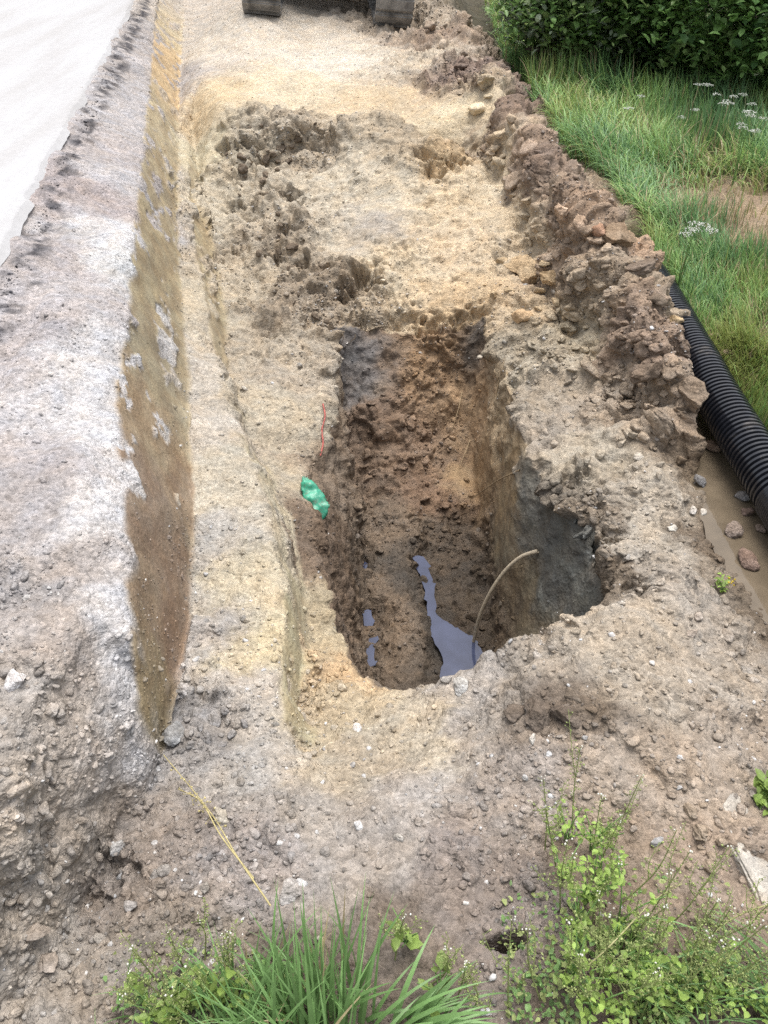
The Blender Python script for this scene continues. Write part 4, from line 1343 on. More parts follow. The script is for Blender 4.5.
# low leaves between the blades near the pipe and the weeds
def leaflets(pts, nrm, size, colr, r):
    """small pointed leaves, folded along the midrib"""
    n = len(pts)
    a = r.uniform(0, 6.283, n)
    tilt = r.uniform(.1, .9, n)
    d = np.stack([np.cos(a) * np.cos(tilt), np.sin(a) * np.cos(tilt), np.sin(tilt)], 1)
    s_ = np.stack([-np.sin(a), np.cos(a), r.normal(0, .25, n)], 1)
    up = np.cross(d, s_)
    L, Wd = size, size * r.uniform(.2, .38, n)
    VV = np.stack([pts, pts + d * (L * .35)[:, None] + s_ * Wd[:, None] + up * (Wd * .35)[:, None], pts + d * (L * .75)[:, None] + s_ * (Wd * .7)[:, None] + up * (Wd * .2)[:, None],
                   pts + d * L[:, None] - up * (L * .12)[:, None], pts + d * (L * .75)[:, None] - s_ * (Wd * .7)[:, None] + up * (Wd * .2)[:, None], pts + d * (L * .35)[:, None] - s_ * Wd[:, None] + up * (Wd * .35)[:, None],
                   pts + d * (L * .5)[:, None]], 1)
    tri = np.array([(0, 1, 6), (1, 2, 6), (2, 3, 6), (3, 4, 6), (4, 5, 6), (5, 0, 6)])
    FF = (np.arange(n)[:, None, None] * 7 + tri[None]).reshape(-1, 3)
    return VV.reshape(-1, 3), FF, np.repeat(colr[:, None], 7, 1).reshape(-1, 3)


def cat3(parts):
    VV, FF, CC, b = [], [], [], 0
    for v, f, c in parts:
        VV.append(v); FF.append(f + b); CC.append(c); b += len(v)
    return np.concatenate(VV), np.concatenate(FF), np.concatenate(CC)


def tri_tube(pth, rad, n=5):
    v, q = tube(pth, rad, n)
    return v, np.concatenate([q[:, [0, 1, 2]], q[:, [0, 2, 3]]])


def blob(p, s, r):
    """small pod, bud or floret"""
    v = np.array([(1, 0, 0), (-1, 0, 0), (0, 1, 0), (0, -1, 0), (0, 0, 1), (0, 0, -1)], float)
    f = np.array([(0, 2, 4), (2, 1, 4), (1, 3, 4), (3, 0, 4), (2, 0, 5), (1, 2, 5), (3, 1, 5), (0, 3, 5)])
    q = v * s * r.uniform(.6, 1.1, 3)
    return q @ rot_rand(r).T + p, f


plant_mat = leaf_material('weed_leaf', .5, .3, .15)


def finish(root, name, parts, mat=None):
    if not parts: return
    v, f, c = cat3(parts)
    mesh_obj(name, v, f, mat or plant_mat, root, colors=np.clip(c, 0, 1))


def seed_stalk(base, h, lean, r, label, group, flowers=True, dry=False, pods=26):
    """thin stem with side stalks that carry tiny pods, and white florets at the top"""
    root = empty('seed_stalk', base)
    tag(root, label, 'weed', group)
    cs = GREENS['straw'] * 1.1 if dry else GREENS['pale'] * r.uniform(.8, 1.1)
    top = np.array([lean[0] * h, lean[1] * h, h])
    pth = spline([np.zeros(3), top * .45 + np.array([0, 0, .04 * h]) + r.normal(0, .008, 3), top], 12)
    stems, pods_, fl = [], [], []
    v, f = tri_tube(pth, np.linspace(.0017, .0008, 12)); stems.append((v, f, np.repeat(cs[None], len(v), 0)))
    nb = r.integers(1, 4)
    lines_ = [(pth, .35)]
    for _ in range(nb):
        k = r.integers(3, 8)
        a = r.uniform(0, 6.283); L_ = h * r.uniform(.25, .5)
        p0 = pth[k]
        b = spline([p0, p0 + L_ * np.array([.35 * math.cos(a), .35 * math.sin(a), .4]), p0 + L_ * np.array([.6 * math.cos(a) + lean[0], .6 * math.sin(a) + lean[1], .9])], 8)
        v, f = tri_tube(b, np.linspace(.0011, .0006, 8), 4); stems.append((v, f, np.repeat(cs[None], len(v), 0)))
        lines_.append((b, .2))
    for ln, st in lines_:
        m = pods if ln is pth else pods // 2
        for u in np.linspace(st, .97, max(m, 3)):
            k = u * (len(ln) - 1); i = int(k); p = ln[i] + (ln[min(i + 1, len(ln) - 1)] - ln[i]) * (k - i)
            a = r.uniform(0, 6.283); L_ = r.uniform(.006, .014)
            e = p + L_ * np.array([math.cos(a), math.sin(a), .5])
            v, f = tri_tube(np.array([p, (p + e) / 2 + [0, 0, .001], e]), .0005, 3); stems.append((v, f, np.repeat(cs[None], len(v), 0)))
            v, f = blob(e, r.uniform(.0018, .0034), r); pods_.append((v, f, np.repeat((GREENS['pale'] * r.uniform(.8, 1.4))[None], len(v), 0)))
        if flowers and ln is pth:
            for _ in range(4):
                p = ln[-1] + r.normal(0, .0045, 3)
                v, f = blob(p, r.uniform(.0018, .003), r); fl.append((v, f, np.repeat(np.array([[.72, .72, .64]]), len(v), 0)))
    finish(root, 'stem', stems); finish(root, 'pods', pods_); finish(root, 'flowers', fl)
    return root


def leafy_weed(base, h, r, label, group, bright=1.0, nleaf=60, spread=.08, leaf=.015):
    root = empty('leafy_weed', base)
    tag(root, label, 'weed', group)
    stems, pts = [], []
    for _ in range(r.integers(4, 8)):
        a = r.uniform(0, 6.283); s_ = spread * r.uniform(.3, 1)
        top = np.array([s_ * math.cos(a), s_ * math.sin(a), h * r.uniform(.5, 1)])
        pth = spline([np.zeros(3), top * np.array([.35, .35, .6]), top], 9)
        v, f = tri_tube(pth, np.linspace(.0022, .001, 9)); stems.append((v, f, np.repeat((GREENS['mid'] * 1.2)[None], len(v), 0)))
        for _ in range(nleaf // 6):
            k = r.integers(2, 9); pts.append(pth[k] + r.normal(0, .008, 3))
    pts = np.array(pts)
    cl_ = (np.array([.25, .36, .085]) * bright)[None] * r.uniform(.65, 1.25, len(pts))[:, None]
    lv = leaflets(pts, None, leaf * r.uniform(.5, 1.3, len(pts)), cl_, r)
    finish(root, 'stem', stems); finish(root, 'leaves', [lv])
    return root


def feathery_weed(base, h, r, label, group=None):
    root = empty('feathery_weed', base)
    tag(root, label, 'weed', group)
    n = 420
    a = r.uniform(0, 6.283, n)
    rad = np.sqrt(r.random(n)) * .05
    b = np.stack([rad * np.cos(a), rad * np.sin(a), r.uniform(0, h * .6, n)], 1)
    a2 = a + r.normal(0, .7, n)
    v, f, c = blades(b, r.uniform(.02, .05, n), np.full(n, .0013), np.cos(a2), np.sin(a2), r.uniform(.2, 1.3, n), GREENS['bright'][None] * r.uniform(.8, 1.3, n)[:, None], 3)
    finish(root, 'leaves', [(v, f, c)])
    v, f = tri_tube(np.array([[0, 0, -.01], [0, 0, h * .3], [.004, 0, h * .7]]), .002); finish(root, 'stem', [(v, f, np.repeat(GREENS['mid'][None], len(v), 0))])
    return root


r = np.random.default_rng(31)
G1 = 'weeds at the lower right corner'
def gp_(x, y):
    """ground under a place of the photo, also just below the frame"""
    h_ = BVH.ray_cast(Vector(CAM), Vector(ray(x, y)))
    return np.array(h_[0])
# leafy clump in the middle
for (x, y, hh, br, nl) in ((590, 850, .14, 1.0, 40), (565, 840, .12, 1.05, 34), (618, 925, .16, 1.05, 60), (570, 985, .14, 1.1, 70), (640, 975, .15, 1.05, 70), (735, 1000, .13, 1.0, 60), (590, 1010, .13, 1.0, 70), (700, 975, .13, 1.0, 50), (585, 905, .18, 1.05, 80), (560, 880, .12, 1.05, 50), (600, 880, .14, 1.0, 60), (575, 935, .13, .85, 60), (600, 975, .10, .85, 70),
                           (655, 985, .09, .9, 70), (690, 1000, .10, 1.0, 70), (620, 1010, .10, .9, 70), (765, 1015, .1, .9, 60)):
    leafy_weed(gp_(x, y), hh, r, 'small bright green leafy weed in the clump at the lower right', G1, br, nl)
for (x, y, hh) in ((618, 962, .07), (650, 1000, .07)):
    feathery_weed(gp_(x, y), hh, r, 'feathery bright green tuft in front of the leafy weeds at the lower right' if x < 630 else 'feathery green tuft at the bottom edge under the leafy weeds')
for (x, y, hh, lx, ly) in ((545, 850, .2, -.1, .3), (572, 840, .2, .0, .3), (610, 862, .2, .2, .3), (590, 885, .24, .0, .25), (560, 910, .24, -.15, .2), (620, 905, .24, .25, .2), (645, 960, .26, .15, .2), (675, 975, .24, .25, .1), (705, 985, .24, .1, .2), (735, 970, .2, .2, .2), (600, 990, .26, -.1, .2), (630, 1000, .26, .1, .1), (660, 1015, .26, .2, .1), (690, 985, .24, .0, .2), (556, 868, .16, -.1, .2), (598, 872, .17, .15, .2), (575, 900, .2, -.2, .1), (640, 930, .2, .3, .2), (655, 940, .22, .5, .3), (600, 960, .2, -.3, .2), (560, 980, .2, -.1, .1), (690, 960, .18, .2, .1), (670, 990, .2, .1, .1),
                           (720, 990, .2, .3, .1), (745, 985, .16, .2, .1), (610, 1015, .2, .1, .1), (580, 1020, .2, -.3, .1), (540, 1000, .2, -.2, .2), (700, 1020, .22, .0, .2), (760, 1000, .2, -.1, .1), (640, 1020, .2, -.1, .2),
                           (590, 930, .2, .1, .1), (625, 945, .2, .2, .0)):
    seed_stalk(gp_(x, y), hh, (lx + r.normal(0, .08), ly + r.normal(0, .08)), r, 'thin pale green stalk with tiny pods among the weeds at the lower right', 'seed stalks at the lower right')
seed_stalk(gp_(508, 1010), .26, (-.05, .25), r, 'lone seed stalk rising beside the small black hole', None)
for k, (x, y, hh, lx, ly) in enumerate(((160, 985, .14, -.2, .1), (185, 970, .14, -.1, .15), (205, 960, .13, .0, .2), (170, 1010, .15, -.3, .1), (225, 970, .14, .1, .1), (150, 1020, .13, -.2, .0), (245, 985, .16, -.1, .2), (215, 1005, .16, -.2, .1), (190, 1020, .14, -.1, .0),
                                        (395, 960, .16, .1, .1), (430, 985, .14, .2, .1), (455, 1005, .14, .1, .2), (470, 1015, .15, -.1, .2))):
    seed_stalk(gp_(x, y), hh, (lx, ly), r, 'thin seed stalk left of the grass tuft at the bottom' if x < 300 else 'thin seed stalk right of the grass tuft at the bottom',
               'seed stalks beside the grass tuft, left' if x < 300 else 'seed stalks beside the grass tuft, right')
for (x, y, hh, br) in ((200, 990, .07, .75), (180, 1010, .06, .7), (230, 985, .07, .75), (160, 1020, .05, .8), (250, 1010, .08, .7)):
    leafy_weed(gp_(x, y), hh, r, 'low green leafy weed at the left foot of the grass tuft', 'leafy weeds left of the grass tuft', br, 50, .06, .022)
for (x, y, lab) in ((408, 945, 'round-leaved weed to the right of the grass tuft'), (440, 1000, 'low weed at the right foot of the grass tuft')):
    leafy_weed(gp_(x, y), .09, r, lab, None, .8, 12, .05, .028)
root = leafy_weed(hit(721, 592)[0], .045, r, 'tiny green seedling with a yellow flower near the puddle', None, 1.0, 30, .03, .02)
fl = []
for _ in range(6):
    v, f = blob(np.array([.02, .0, .05]) + r.normal(0, .005, 3), .005, r); fl.append((v, f, np.repeat(np.array([[.55, .42, .03]]), len(v), 0)))
finish(root, 'flowers', fl)
leafy_weed(hit(764, 800)[0], .05, r, 'green weed in the hollow right of the pale slab', None, .8, 50, .05, .03)
leafy_weed(hit(740, 448)[0] + np.array([.16, .1, 0]), .06, r, 'low green weed on the grass side of the black pipe', None, .9, 40, .05, .03)

# low creeping leaves under the weeds: nobody could count them
pts, colr = [], []
while len(pts) < 1300:
    x, y = r.normal(630, 85), r.normal(985, 48)
    if not (500 < x < 800 and 860 < y < 1075): continue
    if fbm(np.array([[x / 60, y / 60, 0]]), 2, 55)[0] < -.15: continue
    pts.append(gp_(x, y) + np.array([0, 0, r.uniform(.0, .035)])); colr.append((GREENS['mid'] * .8 if r.random() < .5 else GREENS['pale'] * .9) * r.uniform(.6, 1.25))
for _ in range(700):
    x, y = r.normal(215, 45), r.normal(1010, 28)
    pts.append(gp_(x, y) + np.array([0, 0, r.uniform(0, .03)])); colr.append((GREENS['mid'] if r.random() < .6 else GREENS['pale']) * r.uniform(.6, 1.2))
pts, colr = np.array(pts), np.array(colr)
v, f, c = leaflets(pts, None, r.uniform(.006, .017, len(pts)), colr, r)
tag(mesh_obj('creeping_leaves', v, f, plant_mat, colors=c), 'low creeping leaves covering the soil under the weeds', 'ground cover', kind='stuff')

# broad-bladed grass tuft at the bottom
def tuft(name, spots, label, cat='grass tuft', seed=1):
    r = np.random.default_rng(seed)
    B, hh, ww, ax, bd, cc = [], [], [], [], [], []
    for (x, y, n, sx, hmin, hmax, w, a0, asp, b0, b1) in spots:
        p = gp_(x, y)
        for _ in range(n):
            B.append(drop(p[0] + r.normal(0, sx), p[1] + r.normal(0, sx * .7)) - [0, 0, .01])
            hh.append(r.uniform(hmin, hmax)); ww.append(w * r.uniform(.6, 1.25)); ax.append(a0 + r.normal(0, asp)); bd.append(r.uniform(b0, b1))
            cc.append(np.array([.14, .25, .085]) * r.uniform(.8, 1.3) if r.random() > .06 else GREENS['straw'] * r.uniform(.8, 1.1))
    B, hh, ww, ax, bd, cc = map(np.array, (B, hh, ww, ax, bd, cc))
    c = B.mean(0)
    v, f, col_ = blades(B - c, hh, ww, np.cos(ax), np.sin(ax), bd, cc, 8, r.normal(0, .5, len(B)))
    o = mesh_obj(name, v, f, blade_mat, colors=col_, smooth=True)
    o.location = Vector(c)
    tag(o, label, cat)
tuft('grass_tuft', [(290, 1030, 60, .05, .14, .26, .0085, 1.7, .8, .3, 1.1), (332, 1020, 46, .035, .18, .30, .0095, 1.45, .5, .2, .9), (250, 1020, 90, .05, .08, .18, .0055, 2.0, 1.0, .3, 1.2), (300, 1000, 80, .05, .08, .17, .005, 1.8, 1.2, .3, 1.2)],
     'lush tuft of broad green grass blades at the bottom of the picture', seed=3)
tuft('grass_tuft', [(395, 1035, 26, .03, .14, .24, .011, .35, .45, .8, 1.7), (420, 1030, 14, .03, .10, .18, .008, .1, .5, .9, 1.8)], 'grass tuft with blades drooping to the right, beside the lush tuft', seed=4)
tuft('grass_tuft', [(770, 1000, 40, .05, .14, .28, .006, 3.0, .45, 1.0, 1.9), (720, 1020, 24, .05, .1, .2, .005, 2.6, .8, .8, 1.6)], 'thin grass lying flat in the bottom right corner', seed=5)
tuft('grass_tuft', [(150, 1020, 24, .05, .07, .14, .004, 2.2, 1.0, .3, 1.3)], 'sparse thin grass in front of the brown block, left of the lush tuft', seed=6)

# dry stalk and the long stem at the right
dry = leaf_material('dry_stalk', .6, .1, .15)
def long_stem(name, pts, rad, label, cat, budpts, colr, seed):
    r = np.random.default_rng(seed)
    root = empty(name, pts[0][0]); o_ = pts[0][0]
    tag(root, label, cat)
    st, buds = [], []
    for pl in pts:
        p = spline(np.array(pl) - o_, 24)
        v, f = tri_tube(p, np.linspace(rad, rad * .5, 24)); st.append((v, f, np.repeat(colr[None], len(v), 0)))
        for u in r.uniform(budpts, 1, 16):
            q = p[int(u * 23)]
            e = q + r.normal(0, .008, 3)
            v, f = tri_tube(np.array([q, (q + e) / 2, e]), .0006, 3); st.append((v, f, np.repeat(colr[None], len(v), 0)))
            v, f = blob(e, r.uniform(.002, .0042), r); buds.append((v, f, np.repeat((colr * r.uniform(.8, 1.3))[None], len(v), 0)))
    finish(root, 'stem', st, dry); finish(root, 'pods', buds, dry)
up = lambda x, y, z: hit(x, y)[0] + np.array([0, 0, z])
long_stem('dry_stalk', [[up(272, 912, .03), up(240, 868, .055), up(215, 828, .07), up(168, 768, .06)], [up(256, 888, .045), up(225, 850, .065), up(205, 815, .06), up(182, 800, .05)]], .0021,
          'pale dry forked stalk leaning over the gravel from the grass tuft', 'dry stalk', .55, np.array([.42, .36, .17]), 2)
long_stem('arching_weed', [[up(690, 958, .05), up(715, 940, .09), up(745, 928, .10), up(790, 918, .10)]], .0018, 'long arching stem with tiny pods reaching the right edge above the weeds', 'weed', .4, np.array([.30, .30, .13]), 3)
long_stem('arching_weed', [[up(565, 990, .04), up(600, 965, .09), up(640, 925, .11), up(670, 905, .10)]], .0018, 'pale stem slanting up through the weeds to a head of yellow-green pods', 'weed', .7, np.array([.34, .33, .16]), 4)

# cow parsley in the grass
r = np.random.default_rng(41)
def umbel_plant(px, py, heads, hgt, label, group):
    g = P(px, py, hgt * .9)
    base = drop(g[0], g[1])
    root = empty('white_flower', base)
    tag(root, label, 'flower', group)
    st = []
    for k in range(heads):
        fl = []
        a = r.uniform(0, 6.283)
        top = np.array([r.normal(0, .07), r.normal(0, .07), hgt * r.uniform(.85, 1.1)])
        p = spline([np.zeros(3), top * np.array([.3, .3, .5]), top], 8)
        v, f = tri_tube(p, np.linspace(.003, .0015, 8), 4); st.append((v, f, np.repeat((GREENS['mid'])[None], len(v), 0)))
        for _ in range(34):
            a = r.uniform(0, 6.283); q = math.sqrt(r.random()) * .034
            v, f = blob(top + np.array([q * math.cos(a), q * math.sin(a), .012 - q * q * 5 + r.normal(0, .002)]), r.uniform(.0025, .0048), r)
            fl.append((v, f, np.repeat(np.array([[.70, .72, .66]]) * r.uniform(.85, 1.05), len(v), 0)))
        finish(root, 'flower_head', fl)
    finish(root, 'stem', st)
UG = 'white umbel flowers in the grass'
for (x, y, k, lab) in ((752, 116, 6, 'dense white flower cluster at the right edge of the grass'), (716, 86, 4, 'white flower heads in the grass below the bush'), (764, 124, 4, 'white flower heads in front of the dense cluster at the right edge'),
                       (730, 100, 3, 'white flowers between the dense cluster and the bush'), (700, 104, 2, 'sparse white flowers left of the dense cluster'), (748, 92, 3, 'white flower heads behind the dense cluster'),
                       (698, 211, 4, 'white flowers at the edge of the bare patch in the grass'), (664, 92, 1, 'single white flower far left in the grass below the bush'), (712, 216, 2, 'small white flowers in front of the bare patch'), (622, 110, 1, 'single white flower in the grass near the spoil heap')):
    umbel_plant(x, y, k, r.uniform(.3, .42), lab, UG)

# ------------------------------------------------------------------ bushes behind the grass
bush_mat = leaf_material('bush_leaf', .38, .35, .15)
bark = plain('bark', (.07, .055, .04), .9, .3, 30, .5)
def bush(cx, cy, rx, ry, hz, n, leaf, cols, seed, label):
    r = np.random.default_rng(seed)
    b = drop(cx, cy)
    root = empty('bush', b)
    tag(root, label, 'bush', 'bushes at the far edge of the grass')
    # limbs
    tr, tips = [], []
    for k in range(15):
        a = r.uniform(0, 6.283); q = r.uniform(.35, .95)
        e = np.array([rx * q * math.cos(a), ry * q * math.sin(a), hz * r.uniform(.12, .95)])
        p = spline([np.array([r.normal(0, .06), r.normal(0, .06), -.05]), e * np.array([.3, .3, .55]), e], 9)
        tr.append(tri_tube(p, np.linspace(.04, .008, 9), 6)); tips.append(p)
        for _ in range(4):
            i = r.integers(3, 9); a = r.uniform(0, 6.283); e2 = p[i] + np.array([math.cos(a), math.sin(a), r.uniform(-.4, .6)]) * r.uniform(.25, .5)
            p2 = spline([p[i], (p[i] + e2) / 2 + r.normal(0, .04, 3), e2], 6)
            tr.append(tri_tube(p2, np.linspace(.012, .004, 6), 4)); tips.append(p2)
    v, f = merge(tr)
    mesh_obj('trunk', v, f, bark, root, smooth=True)
    # sprays of leaves
    ns = n // 24
    PT, CL = [], []
    for k in range(ns):
        u = r.normal(size=3); u /= np.linalg.norm(u)
        u[2] = abs(u[2]) * 1.0 if r.random() < .5 else -abs(u[2]) * .75
        q = r.uniform(.60, 1.0) ** .6
        ctr = np.array([rx * u[0] * q, ry * u[1] * q, hz * .5 + hz * .5 * u[2] * q])
        if fbm((ctr * 2.2 + seed * 7)[None], 2, 77)[0] < -.28: continue
        if ctr[2] < .05: continue
        m = r.integers(16, 34)
        dr = u * np.array([1, 1, .2]) + r.normal(0, .5, 3); dr /= np.linalg.norm(dr)
        s_ = r.random(m)
        pts = ctr + dr * ((s_ - .5) * .32)[:, None] + r.normal(0, .055, (m, 3)) - np.array([0, 0, 1]) * ((s_ - .3) ** 2 * .22)[:, None]
        base = cols[r.integers(len(cols))] * r.uniform(.8, 1.2)
        PT.append(pts); CL.append(base[None] * r.uniform(.75, 1.25, m)[:, None])
    PT, CL = np.concatenate(PT), np.concatenate(CL)
    PT[:, 2] = np.maximum(PT[:, 2], .04)
    v, f, c = leaflets(PT, None, leaf * r.uniform(.6, 1.25, len(PT)), CL, r)
    mesh_obj('crown', v, f, bush_mat, root, colors=c)
dk = np.array([.11, .205, .08]); md = np.array([.17, .29, .095]); lt = np.array([.26, .37, .14]); gy = np.array([.24, .29, .20])
bush(2.0, 8.3, .95, .9, 1.43, 24000, .080, [md, lt, gy, md], 51, 'pale leaved bush nearest the spoil heap, at the top of the picture')
bush(3.15, 7.75, 1.15, 1.1, 1.61, 34000, .085, [md, lt, md, dk], 52, 'dense green bush in the middle of the top right edge')
bush(4.75, 8.1, 1.1, 1.0, 1.55, 24000, .080, [dk, dk, gy, md], 53, 'dark bush in the top right corner behind the white flowers')
bush(6.7, 9.2, 1.2, 1.0, 1.49, 12000, .08, [md, dk], 54, 'bush beyond the dark bush, outside the right edge')
bush(3.9, 10.4, 2.2, 1.0, 1.86, 16000, .09, [dk, md], 55, 'tall bush standing behind the other bushes')

# ------------------------------------------------------------------ small tracked excavator at the head of the trench
def box(bm, c, s, bev=0.0, rx=0.0):
    m = Matrix.Translation(Vector(c)) @ Matrix.Rotation(rx, 4, 'X') @ Matrix.Diagonal((*s, 1))
    g = bmesh.ops.create_cube(bm, size=1.0, matrix=m)
    if bev:
        vs = set(g['verts'])
        ed = [e for e in bm.edges if e.verts[0] in vs and e.verts[1] in vs]
        bmesh.ops.bevel(bm, geom=ed, offset=bev, segments=2, affect='EDGES')


def bm_obj(name, bm, mat, parent, smooth=False):
    bmesh.ops.recalc_face_normals(bm, faces=bm.faces)
    me = bpy.data.meshes.new(name); bm.to_mesh(me); bm.free()
    me.materials.append(mat)
    o = bpy.data.objects.new(name, me); col.objects.link(o); o.parent = parent
    if smooth:
        me.polygons.foreach_set('use_smooth', np.ones(len(me.polygons), dtype=bool)); me.set_sharp_from_angle(angle=R(35))
    return o


def cyl(bm, c, rad, length, axis='X', n=24):
    rot = {'X': Matrix.Rotation(math.pi / 2, 4, 'Y'), 'Y': Matrix.Rotation(math.pi / 2, 4, 'X'), 'Z': Matrix.Identity(4)}[axis]
    bmesh.ops.create_cone(bm, cap_ends=True, segments=n, radius1=rad, radius2=rad, depth=length, matrix=Matrix.Translation(Vector(c)) @ rot)


def excavator():
    pr = hit(393, 30)[0]
    gauge = 130 / F * ((pr - CAM) @ FWD)
    yaw = -math.atan2(-.55, 9.5)
    left = np.array([-math.cos(yaw), -math.sin(yaw), 0])
    pl = pr + left * gauge
    pl[2] = drop(pl[0], pl[1])[2]
    mid = (pr + pl) / 2
    dx = pr - pl
    root = empty('excavator', mid, yaw)
    root.rotation_euler = (0, math.atan2(-dx[2], gauge), yaw)
    tag(root, 'tracked excavator whose two dusty tracks stand on the sand at the head of the trench', 'excavator')
    rub = plain('dusty_track', (.21, .20, .185), .9, .55, 9, .6)
    dark = plain('dark_steel', (.05, .05, .052), .6, .3, 20, .2)
    tan = plain('cast_steel', (.30, .26, .20), .8, .25, 14, .2)
    paint = plain('yellow_paint', (.55, .33, .03), .4, .12, 8)
    blackp = plain('black_trim', (.02, .02, .02), .5, .2, 10)
    glass = plain('cab_glass', (.03, .04, .045), .06, .1, 4)
    Lt, Ht, Wt = 2.5, .50, .36
    rad = Ht / 2 - .03
    for sx in (-gauge / 2, gauge / 2):
        bm = bmesh.new()
        # belt: stadium loop with thickness, then a bar-shaped lug on every pitch
        def loop(u, rr):
            st = Lt - 2 * rad; per = 2 * st + 2 * math.pi * rad; d = (u % 1) * per
            if d < st: return (rad + d, -rr), (0, -1)
            d -= st
            if d < math.pi * rad:
                a = -math.pi / 2 + d / rad; return (rad + st + rr * math.cos(a), rr * math.sin(a)), (math.cos(a), math.sin(a))
            d -= math.pi * rad
            if d < st: return (rad + st - d, rr), (0, 1)
            d -= st
            a = math.pi / 2 + d / rad; return (rad + rr * math.cos(a), rr * math.sin(a)), (math.cos(a), math.sin(a))
        N_ = 120
        rings = []
        for k in range(N_):
            (y0, z0), _ = loop(k / N_, rad - .03); (y1, z1), _ = loop(k / N_, rad)
            rings.append([bm.verts.new((sx + xx, y - .03, z + rad + .03)) for xx, y, z in ((-Wt / 2, y0, z0), (Wt / 2, y0, z0), (Wt / 2, y1, z1), (-Wt / 2, y1, z1))])
        for k in range(N_):
            a, b = rings[k], rings[(k + 1) % N_]
            for j in range(4):
                bm.faces.new((a[j], a[(j + 1) % 4], b[(j + 1) % 4], b[j]))
        for k in range(44):
            (y, z), (ny, nz) = loop((k + .5) / 44, rad + .010)
            m = Matrix.Translation((sx, y - .03, z + rad + .03)) @ Matrix.Rotation(math.atan2(nz, ny) - math.pi / 2, 4, 'X') @ Matrix.Diagonal((Wt, .105, .05, 1))
            g = bmesh.ops.create_cube(bm, size=1.0, matrix=m)
            vs = set(g['verts'])
            bmesh.ops.bevel(bm, geom=[e for e in bm.edges if e.verts[0] in vs and e.verts[1] in vs], offset=.012, segments=2, affect='EDGES')
        tr = bm_obj('track', bm, rub, root)
        for yy, nm in ((rad - .03, 'idler'), (Lt - rad - .03, 'sprocket')):
            bm = bmesh.new(); cyl(bm, (sx, yy, rad + .03), rad - .035, Wt * .5); cyl(bm, (sx, yy, rad + .03), rad * .35, Wt * .8); bm_obj(nm, bm, tan, tr)
        for k in range(6):
            bm = bmesh.new(); cyl(bm, (sx, rad + .25 + k * .3, .14), .075, Wt * .55); bm_obj('roller', bm, dark, tr)
        bm = bmesh.new(); box(bm, (sx, Lt / 2 - .03, rad + .04), (Wt * .45, Lt - 2 * rad - .1, .16), .02); bm_obj('track_frame', bm, tan, tr)
    bm = bmesh.new(); box(bm, (0, Lt / 2 + .15, .50), (gauge - Wt * .3, .6, .16), .03); cyl(bm, (0, Lt / 2 + .1, .6), .38, .12, 'Z', 32); bm_obj('undercarriage', bm, dark, root)
    bm = bmesh.new(); box(bm, (0, Lt / 2 + .15, .90), (1.5, 1.6, .46), .06); bm_obj('house', bm, paint, root)
    bm = bmesh.new(); cyl(bm, (0, Lt / 2 - .1, .94), .78, .58, 'Z', 40); box(bm, (0, Lt / 2 - .3, 1.2), (1.3, .7, .25), .08); bm_obj('counterweight', bm, blackp, root)
    bm = bmesh.new()
    for x in (-.72, .02):
        for y in (Lt / 2 - .35, Lt / 2 + .75):
            box(bm, (x, y, 1.75), (.06, .06, 1.4), .01)
    box(bm, (-.35, Lt / 2 + .2, 2.45), (.84, 1.2, .07), .03); box(bm, (-.35, Lt / 2 + .2, 1.12), (.82, 1.18, .08), .02)
    cb = bm_obj('cab', bm, blackp, root)
    for c, s_ in (((-.35, Lt / 2 + .75, 1.78), (.68, .015, 1.24)), ((-.35, Lt / 2 - .35, 1.78), (.68, .015, 1.24)), ((-.72, Lt / 2 + .2, 1.78), (.015, 1.04, 1.24)), ((.02, Lt / 2 + .2, 1.78), (.015, 1.04, 1.24))):
        bm = bmesh.new(); box(bm, c, s_); bm_obj('window', bm, glass, cb)
    def beam(name, pts, w, mat):
        bm = bmesh.new()
        prev = None
        for (y, z, h_) in pts:
            cur = [bm.verts.new((.32 + xx, y, z + zz)) for xx, zz in ((-w, -h_), (w, -h_), (w, h_), (-w, h_))]
            if prev:
                for j in range(4): bm.faces.new((prev[j], prev[(j + 1) % 4], cur[(j + 1) % 4], cur[j]))
            else: bm.faces.new(cur)
            prev = cur
        bm.faces.new(prev[::-1])
        return bm_obj(name, bm, mat, root)
    y0 = Lt / 2 + .8
    beam('boom', [(y0, .95, .12), (y0 + .5, 1.9, .15), (y0 + 1.1, 2.5, .15), (y0 + 2.0, 2.55, .09)], .09, paint)
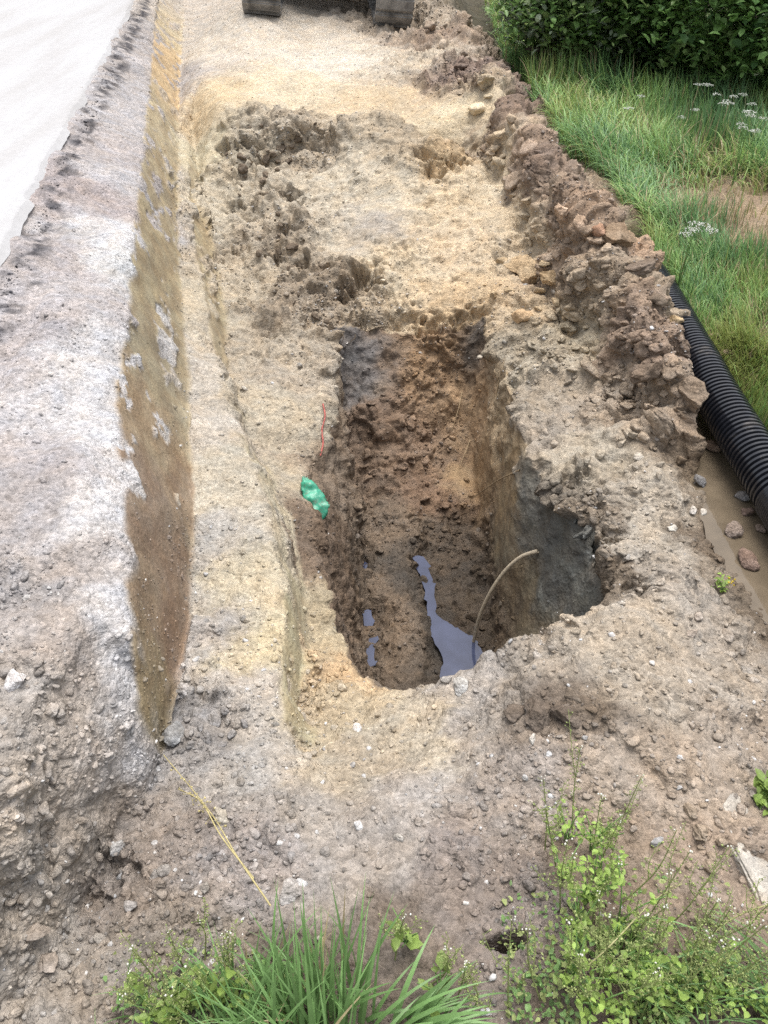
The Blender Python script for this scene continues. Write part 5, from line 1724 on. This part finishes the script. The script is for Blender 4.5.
    beam('dipper', [(y0 + 1.85, 2.75, .08), (y0 + 2.1, 2.2, .12), (y0 + 2.35, 1.2, .07)], .075, paint)
    bm = bmesh.new()
    for k in range(7):
        a = -.4 + k * .42; b_ = a + .42
        for u in (0,):
            m = Matrix.Translation((.32, y0 + 2.2 + .32 * math.cos((a + b_) / 2), .78 + .32 * math.sin((a + b_) / 2) * -1)) @ Matrix.Rotation(-(a + b_) / 2 + math.pi / 2, 4, 'X') @ Matrix.Diagonal((.5, .16, .03, 1))
            bmesh.ops.create_cube(bm, size=1, matrix=m)
    bm_obj('bucket', bm, dark, root)
excavator()

# ------------------------------------------------------------------ light: thin bright overcast
world = bpy.data.worlds.new('World')
scene.world = world
world.use_nodes = True
wn = world.node_tree
bg = wn.nodes['Background']
sky = wn.nodes.new('ShaderNodeTexSky')
sky.sky_type = 'NISHITA'
sky.sun_disc = False
SUN_EL, SUN_AZ = R(77), R(20)       # azimuth from +y towards +x
sky.sun_elevation = SUN_EL
sky.sun_rotation = SUN_AZ
sky.air_density = 1.0
sky.dust_density = 5.0
sky.ozone_density = 1.0
hs = wn.nodes.new('ShaderNodeHueSaturation')
hs.inputs['Saturation'].default_value = 0.3
wn.links.new(sky.outputs[0], hs.inputs['Color'])
wn.links.new(hs.outputs[0], bg.inputs['Color'])
bg.inputs['Strength'].default_value = 0.15
sl = bpy.data.lights.new('sun', 'SUN')
sl.energy = 1.25
sl.angle = R(40)
sl.color = (1.0, 0.955, 0.89)
so = bpy.data.objects.new('sun', sl)
col.objects.link(so)
sd = Vector((math.sin(SUN_AZ) * math.cos(SUN_EL), math.cos(SUN_AZ) * math.cos(SUN_EL), math.sin(SUN_EL)))
so.rotation_euler = (-sd).to_track_quat('-Z', 'Y').to_euler()
scene.view_settings.view_transform = 'Standard'
scene.view_settings.look = 'None'
scene.view_settings.gamma = 1.0
scene.view_settings.use_curve_mapping = False
scene.view_settings.exposure = EXPO
scene.cycles.max_bounces = 6
scene.cycles.diffuse_bounces = 4
scene.cycles.use_denoising = False
scene.cycles.use_adaptive_sampling = False
scene.cycles.sample_clamp_indirect = 4.0
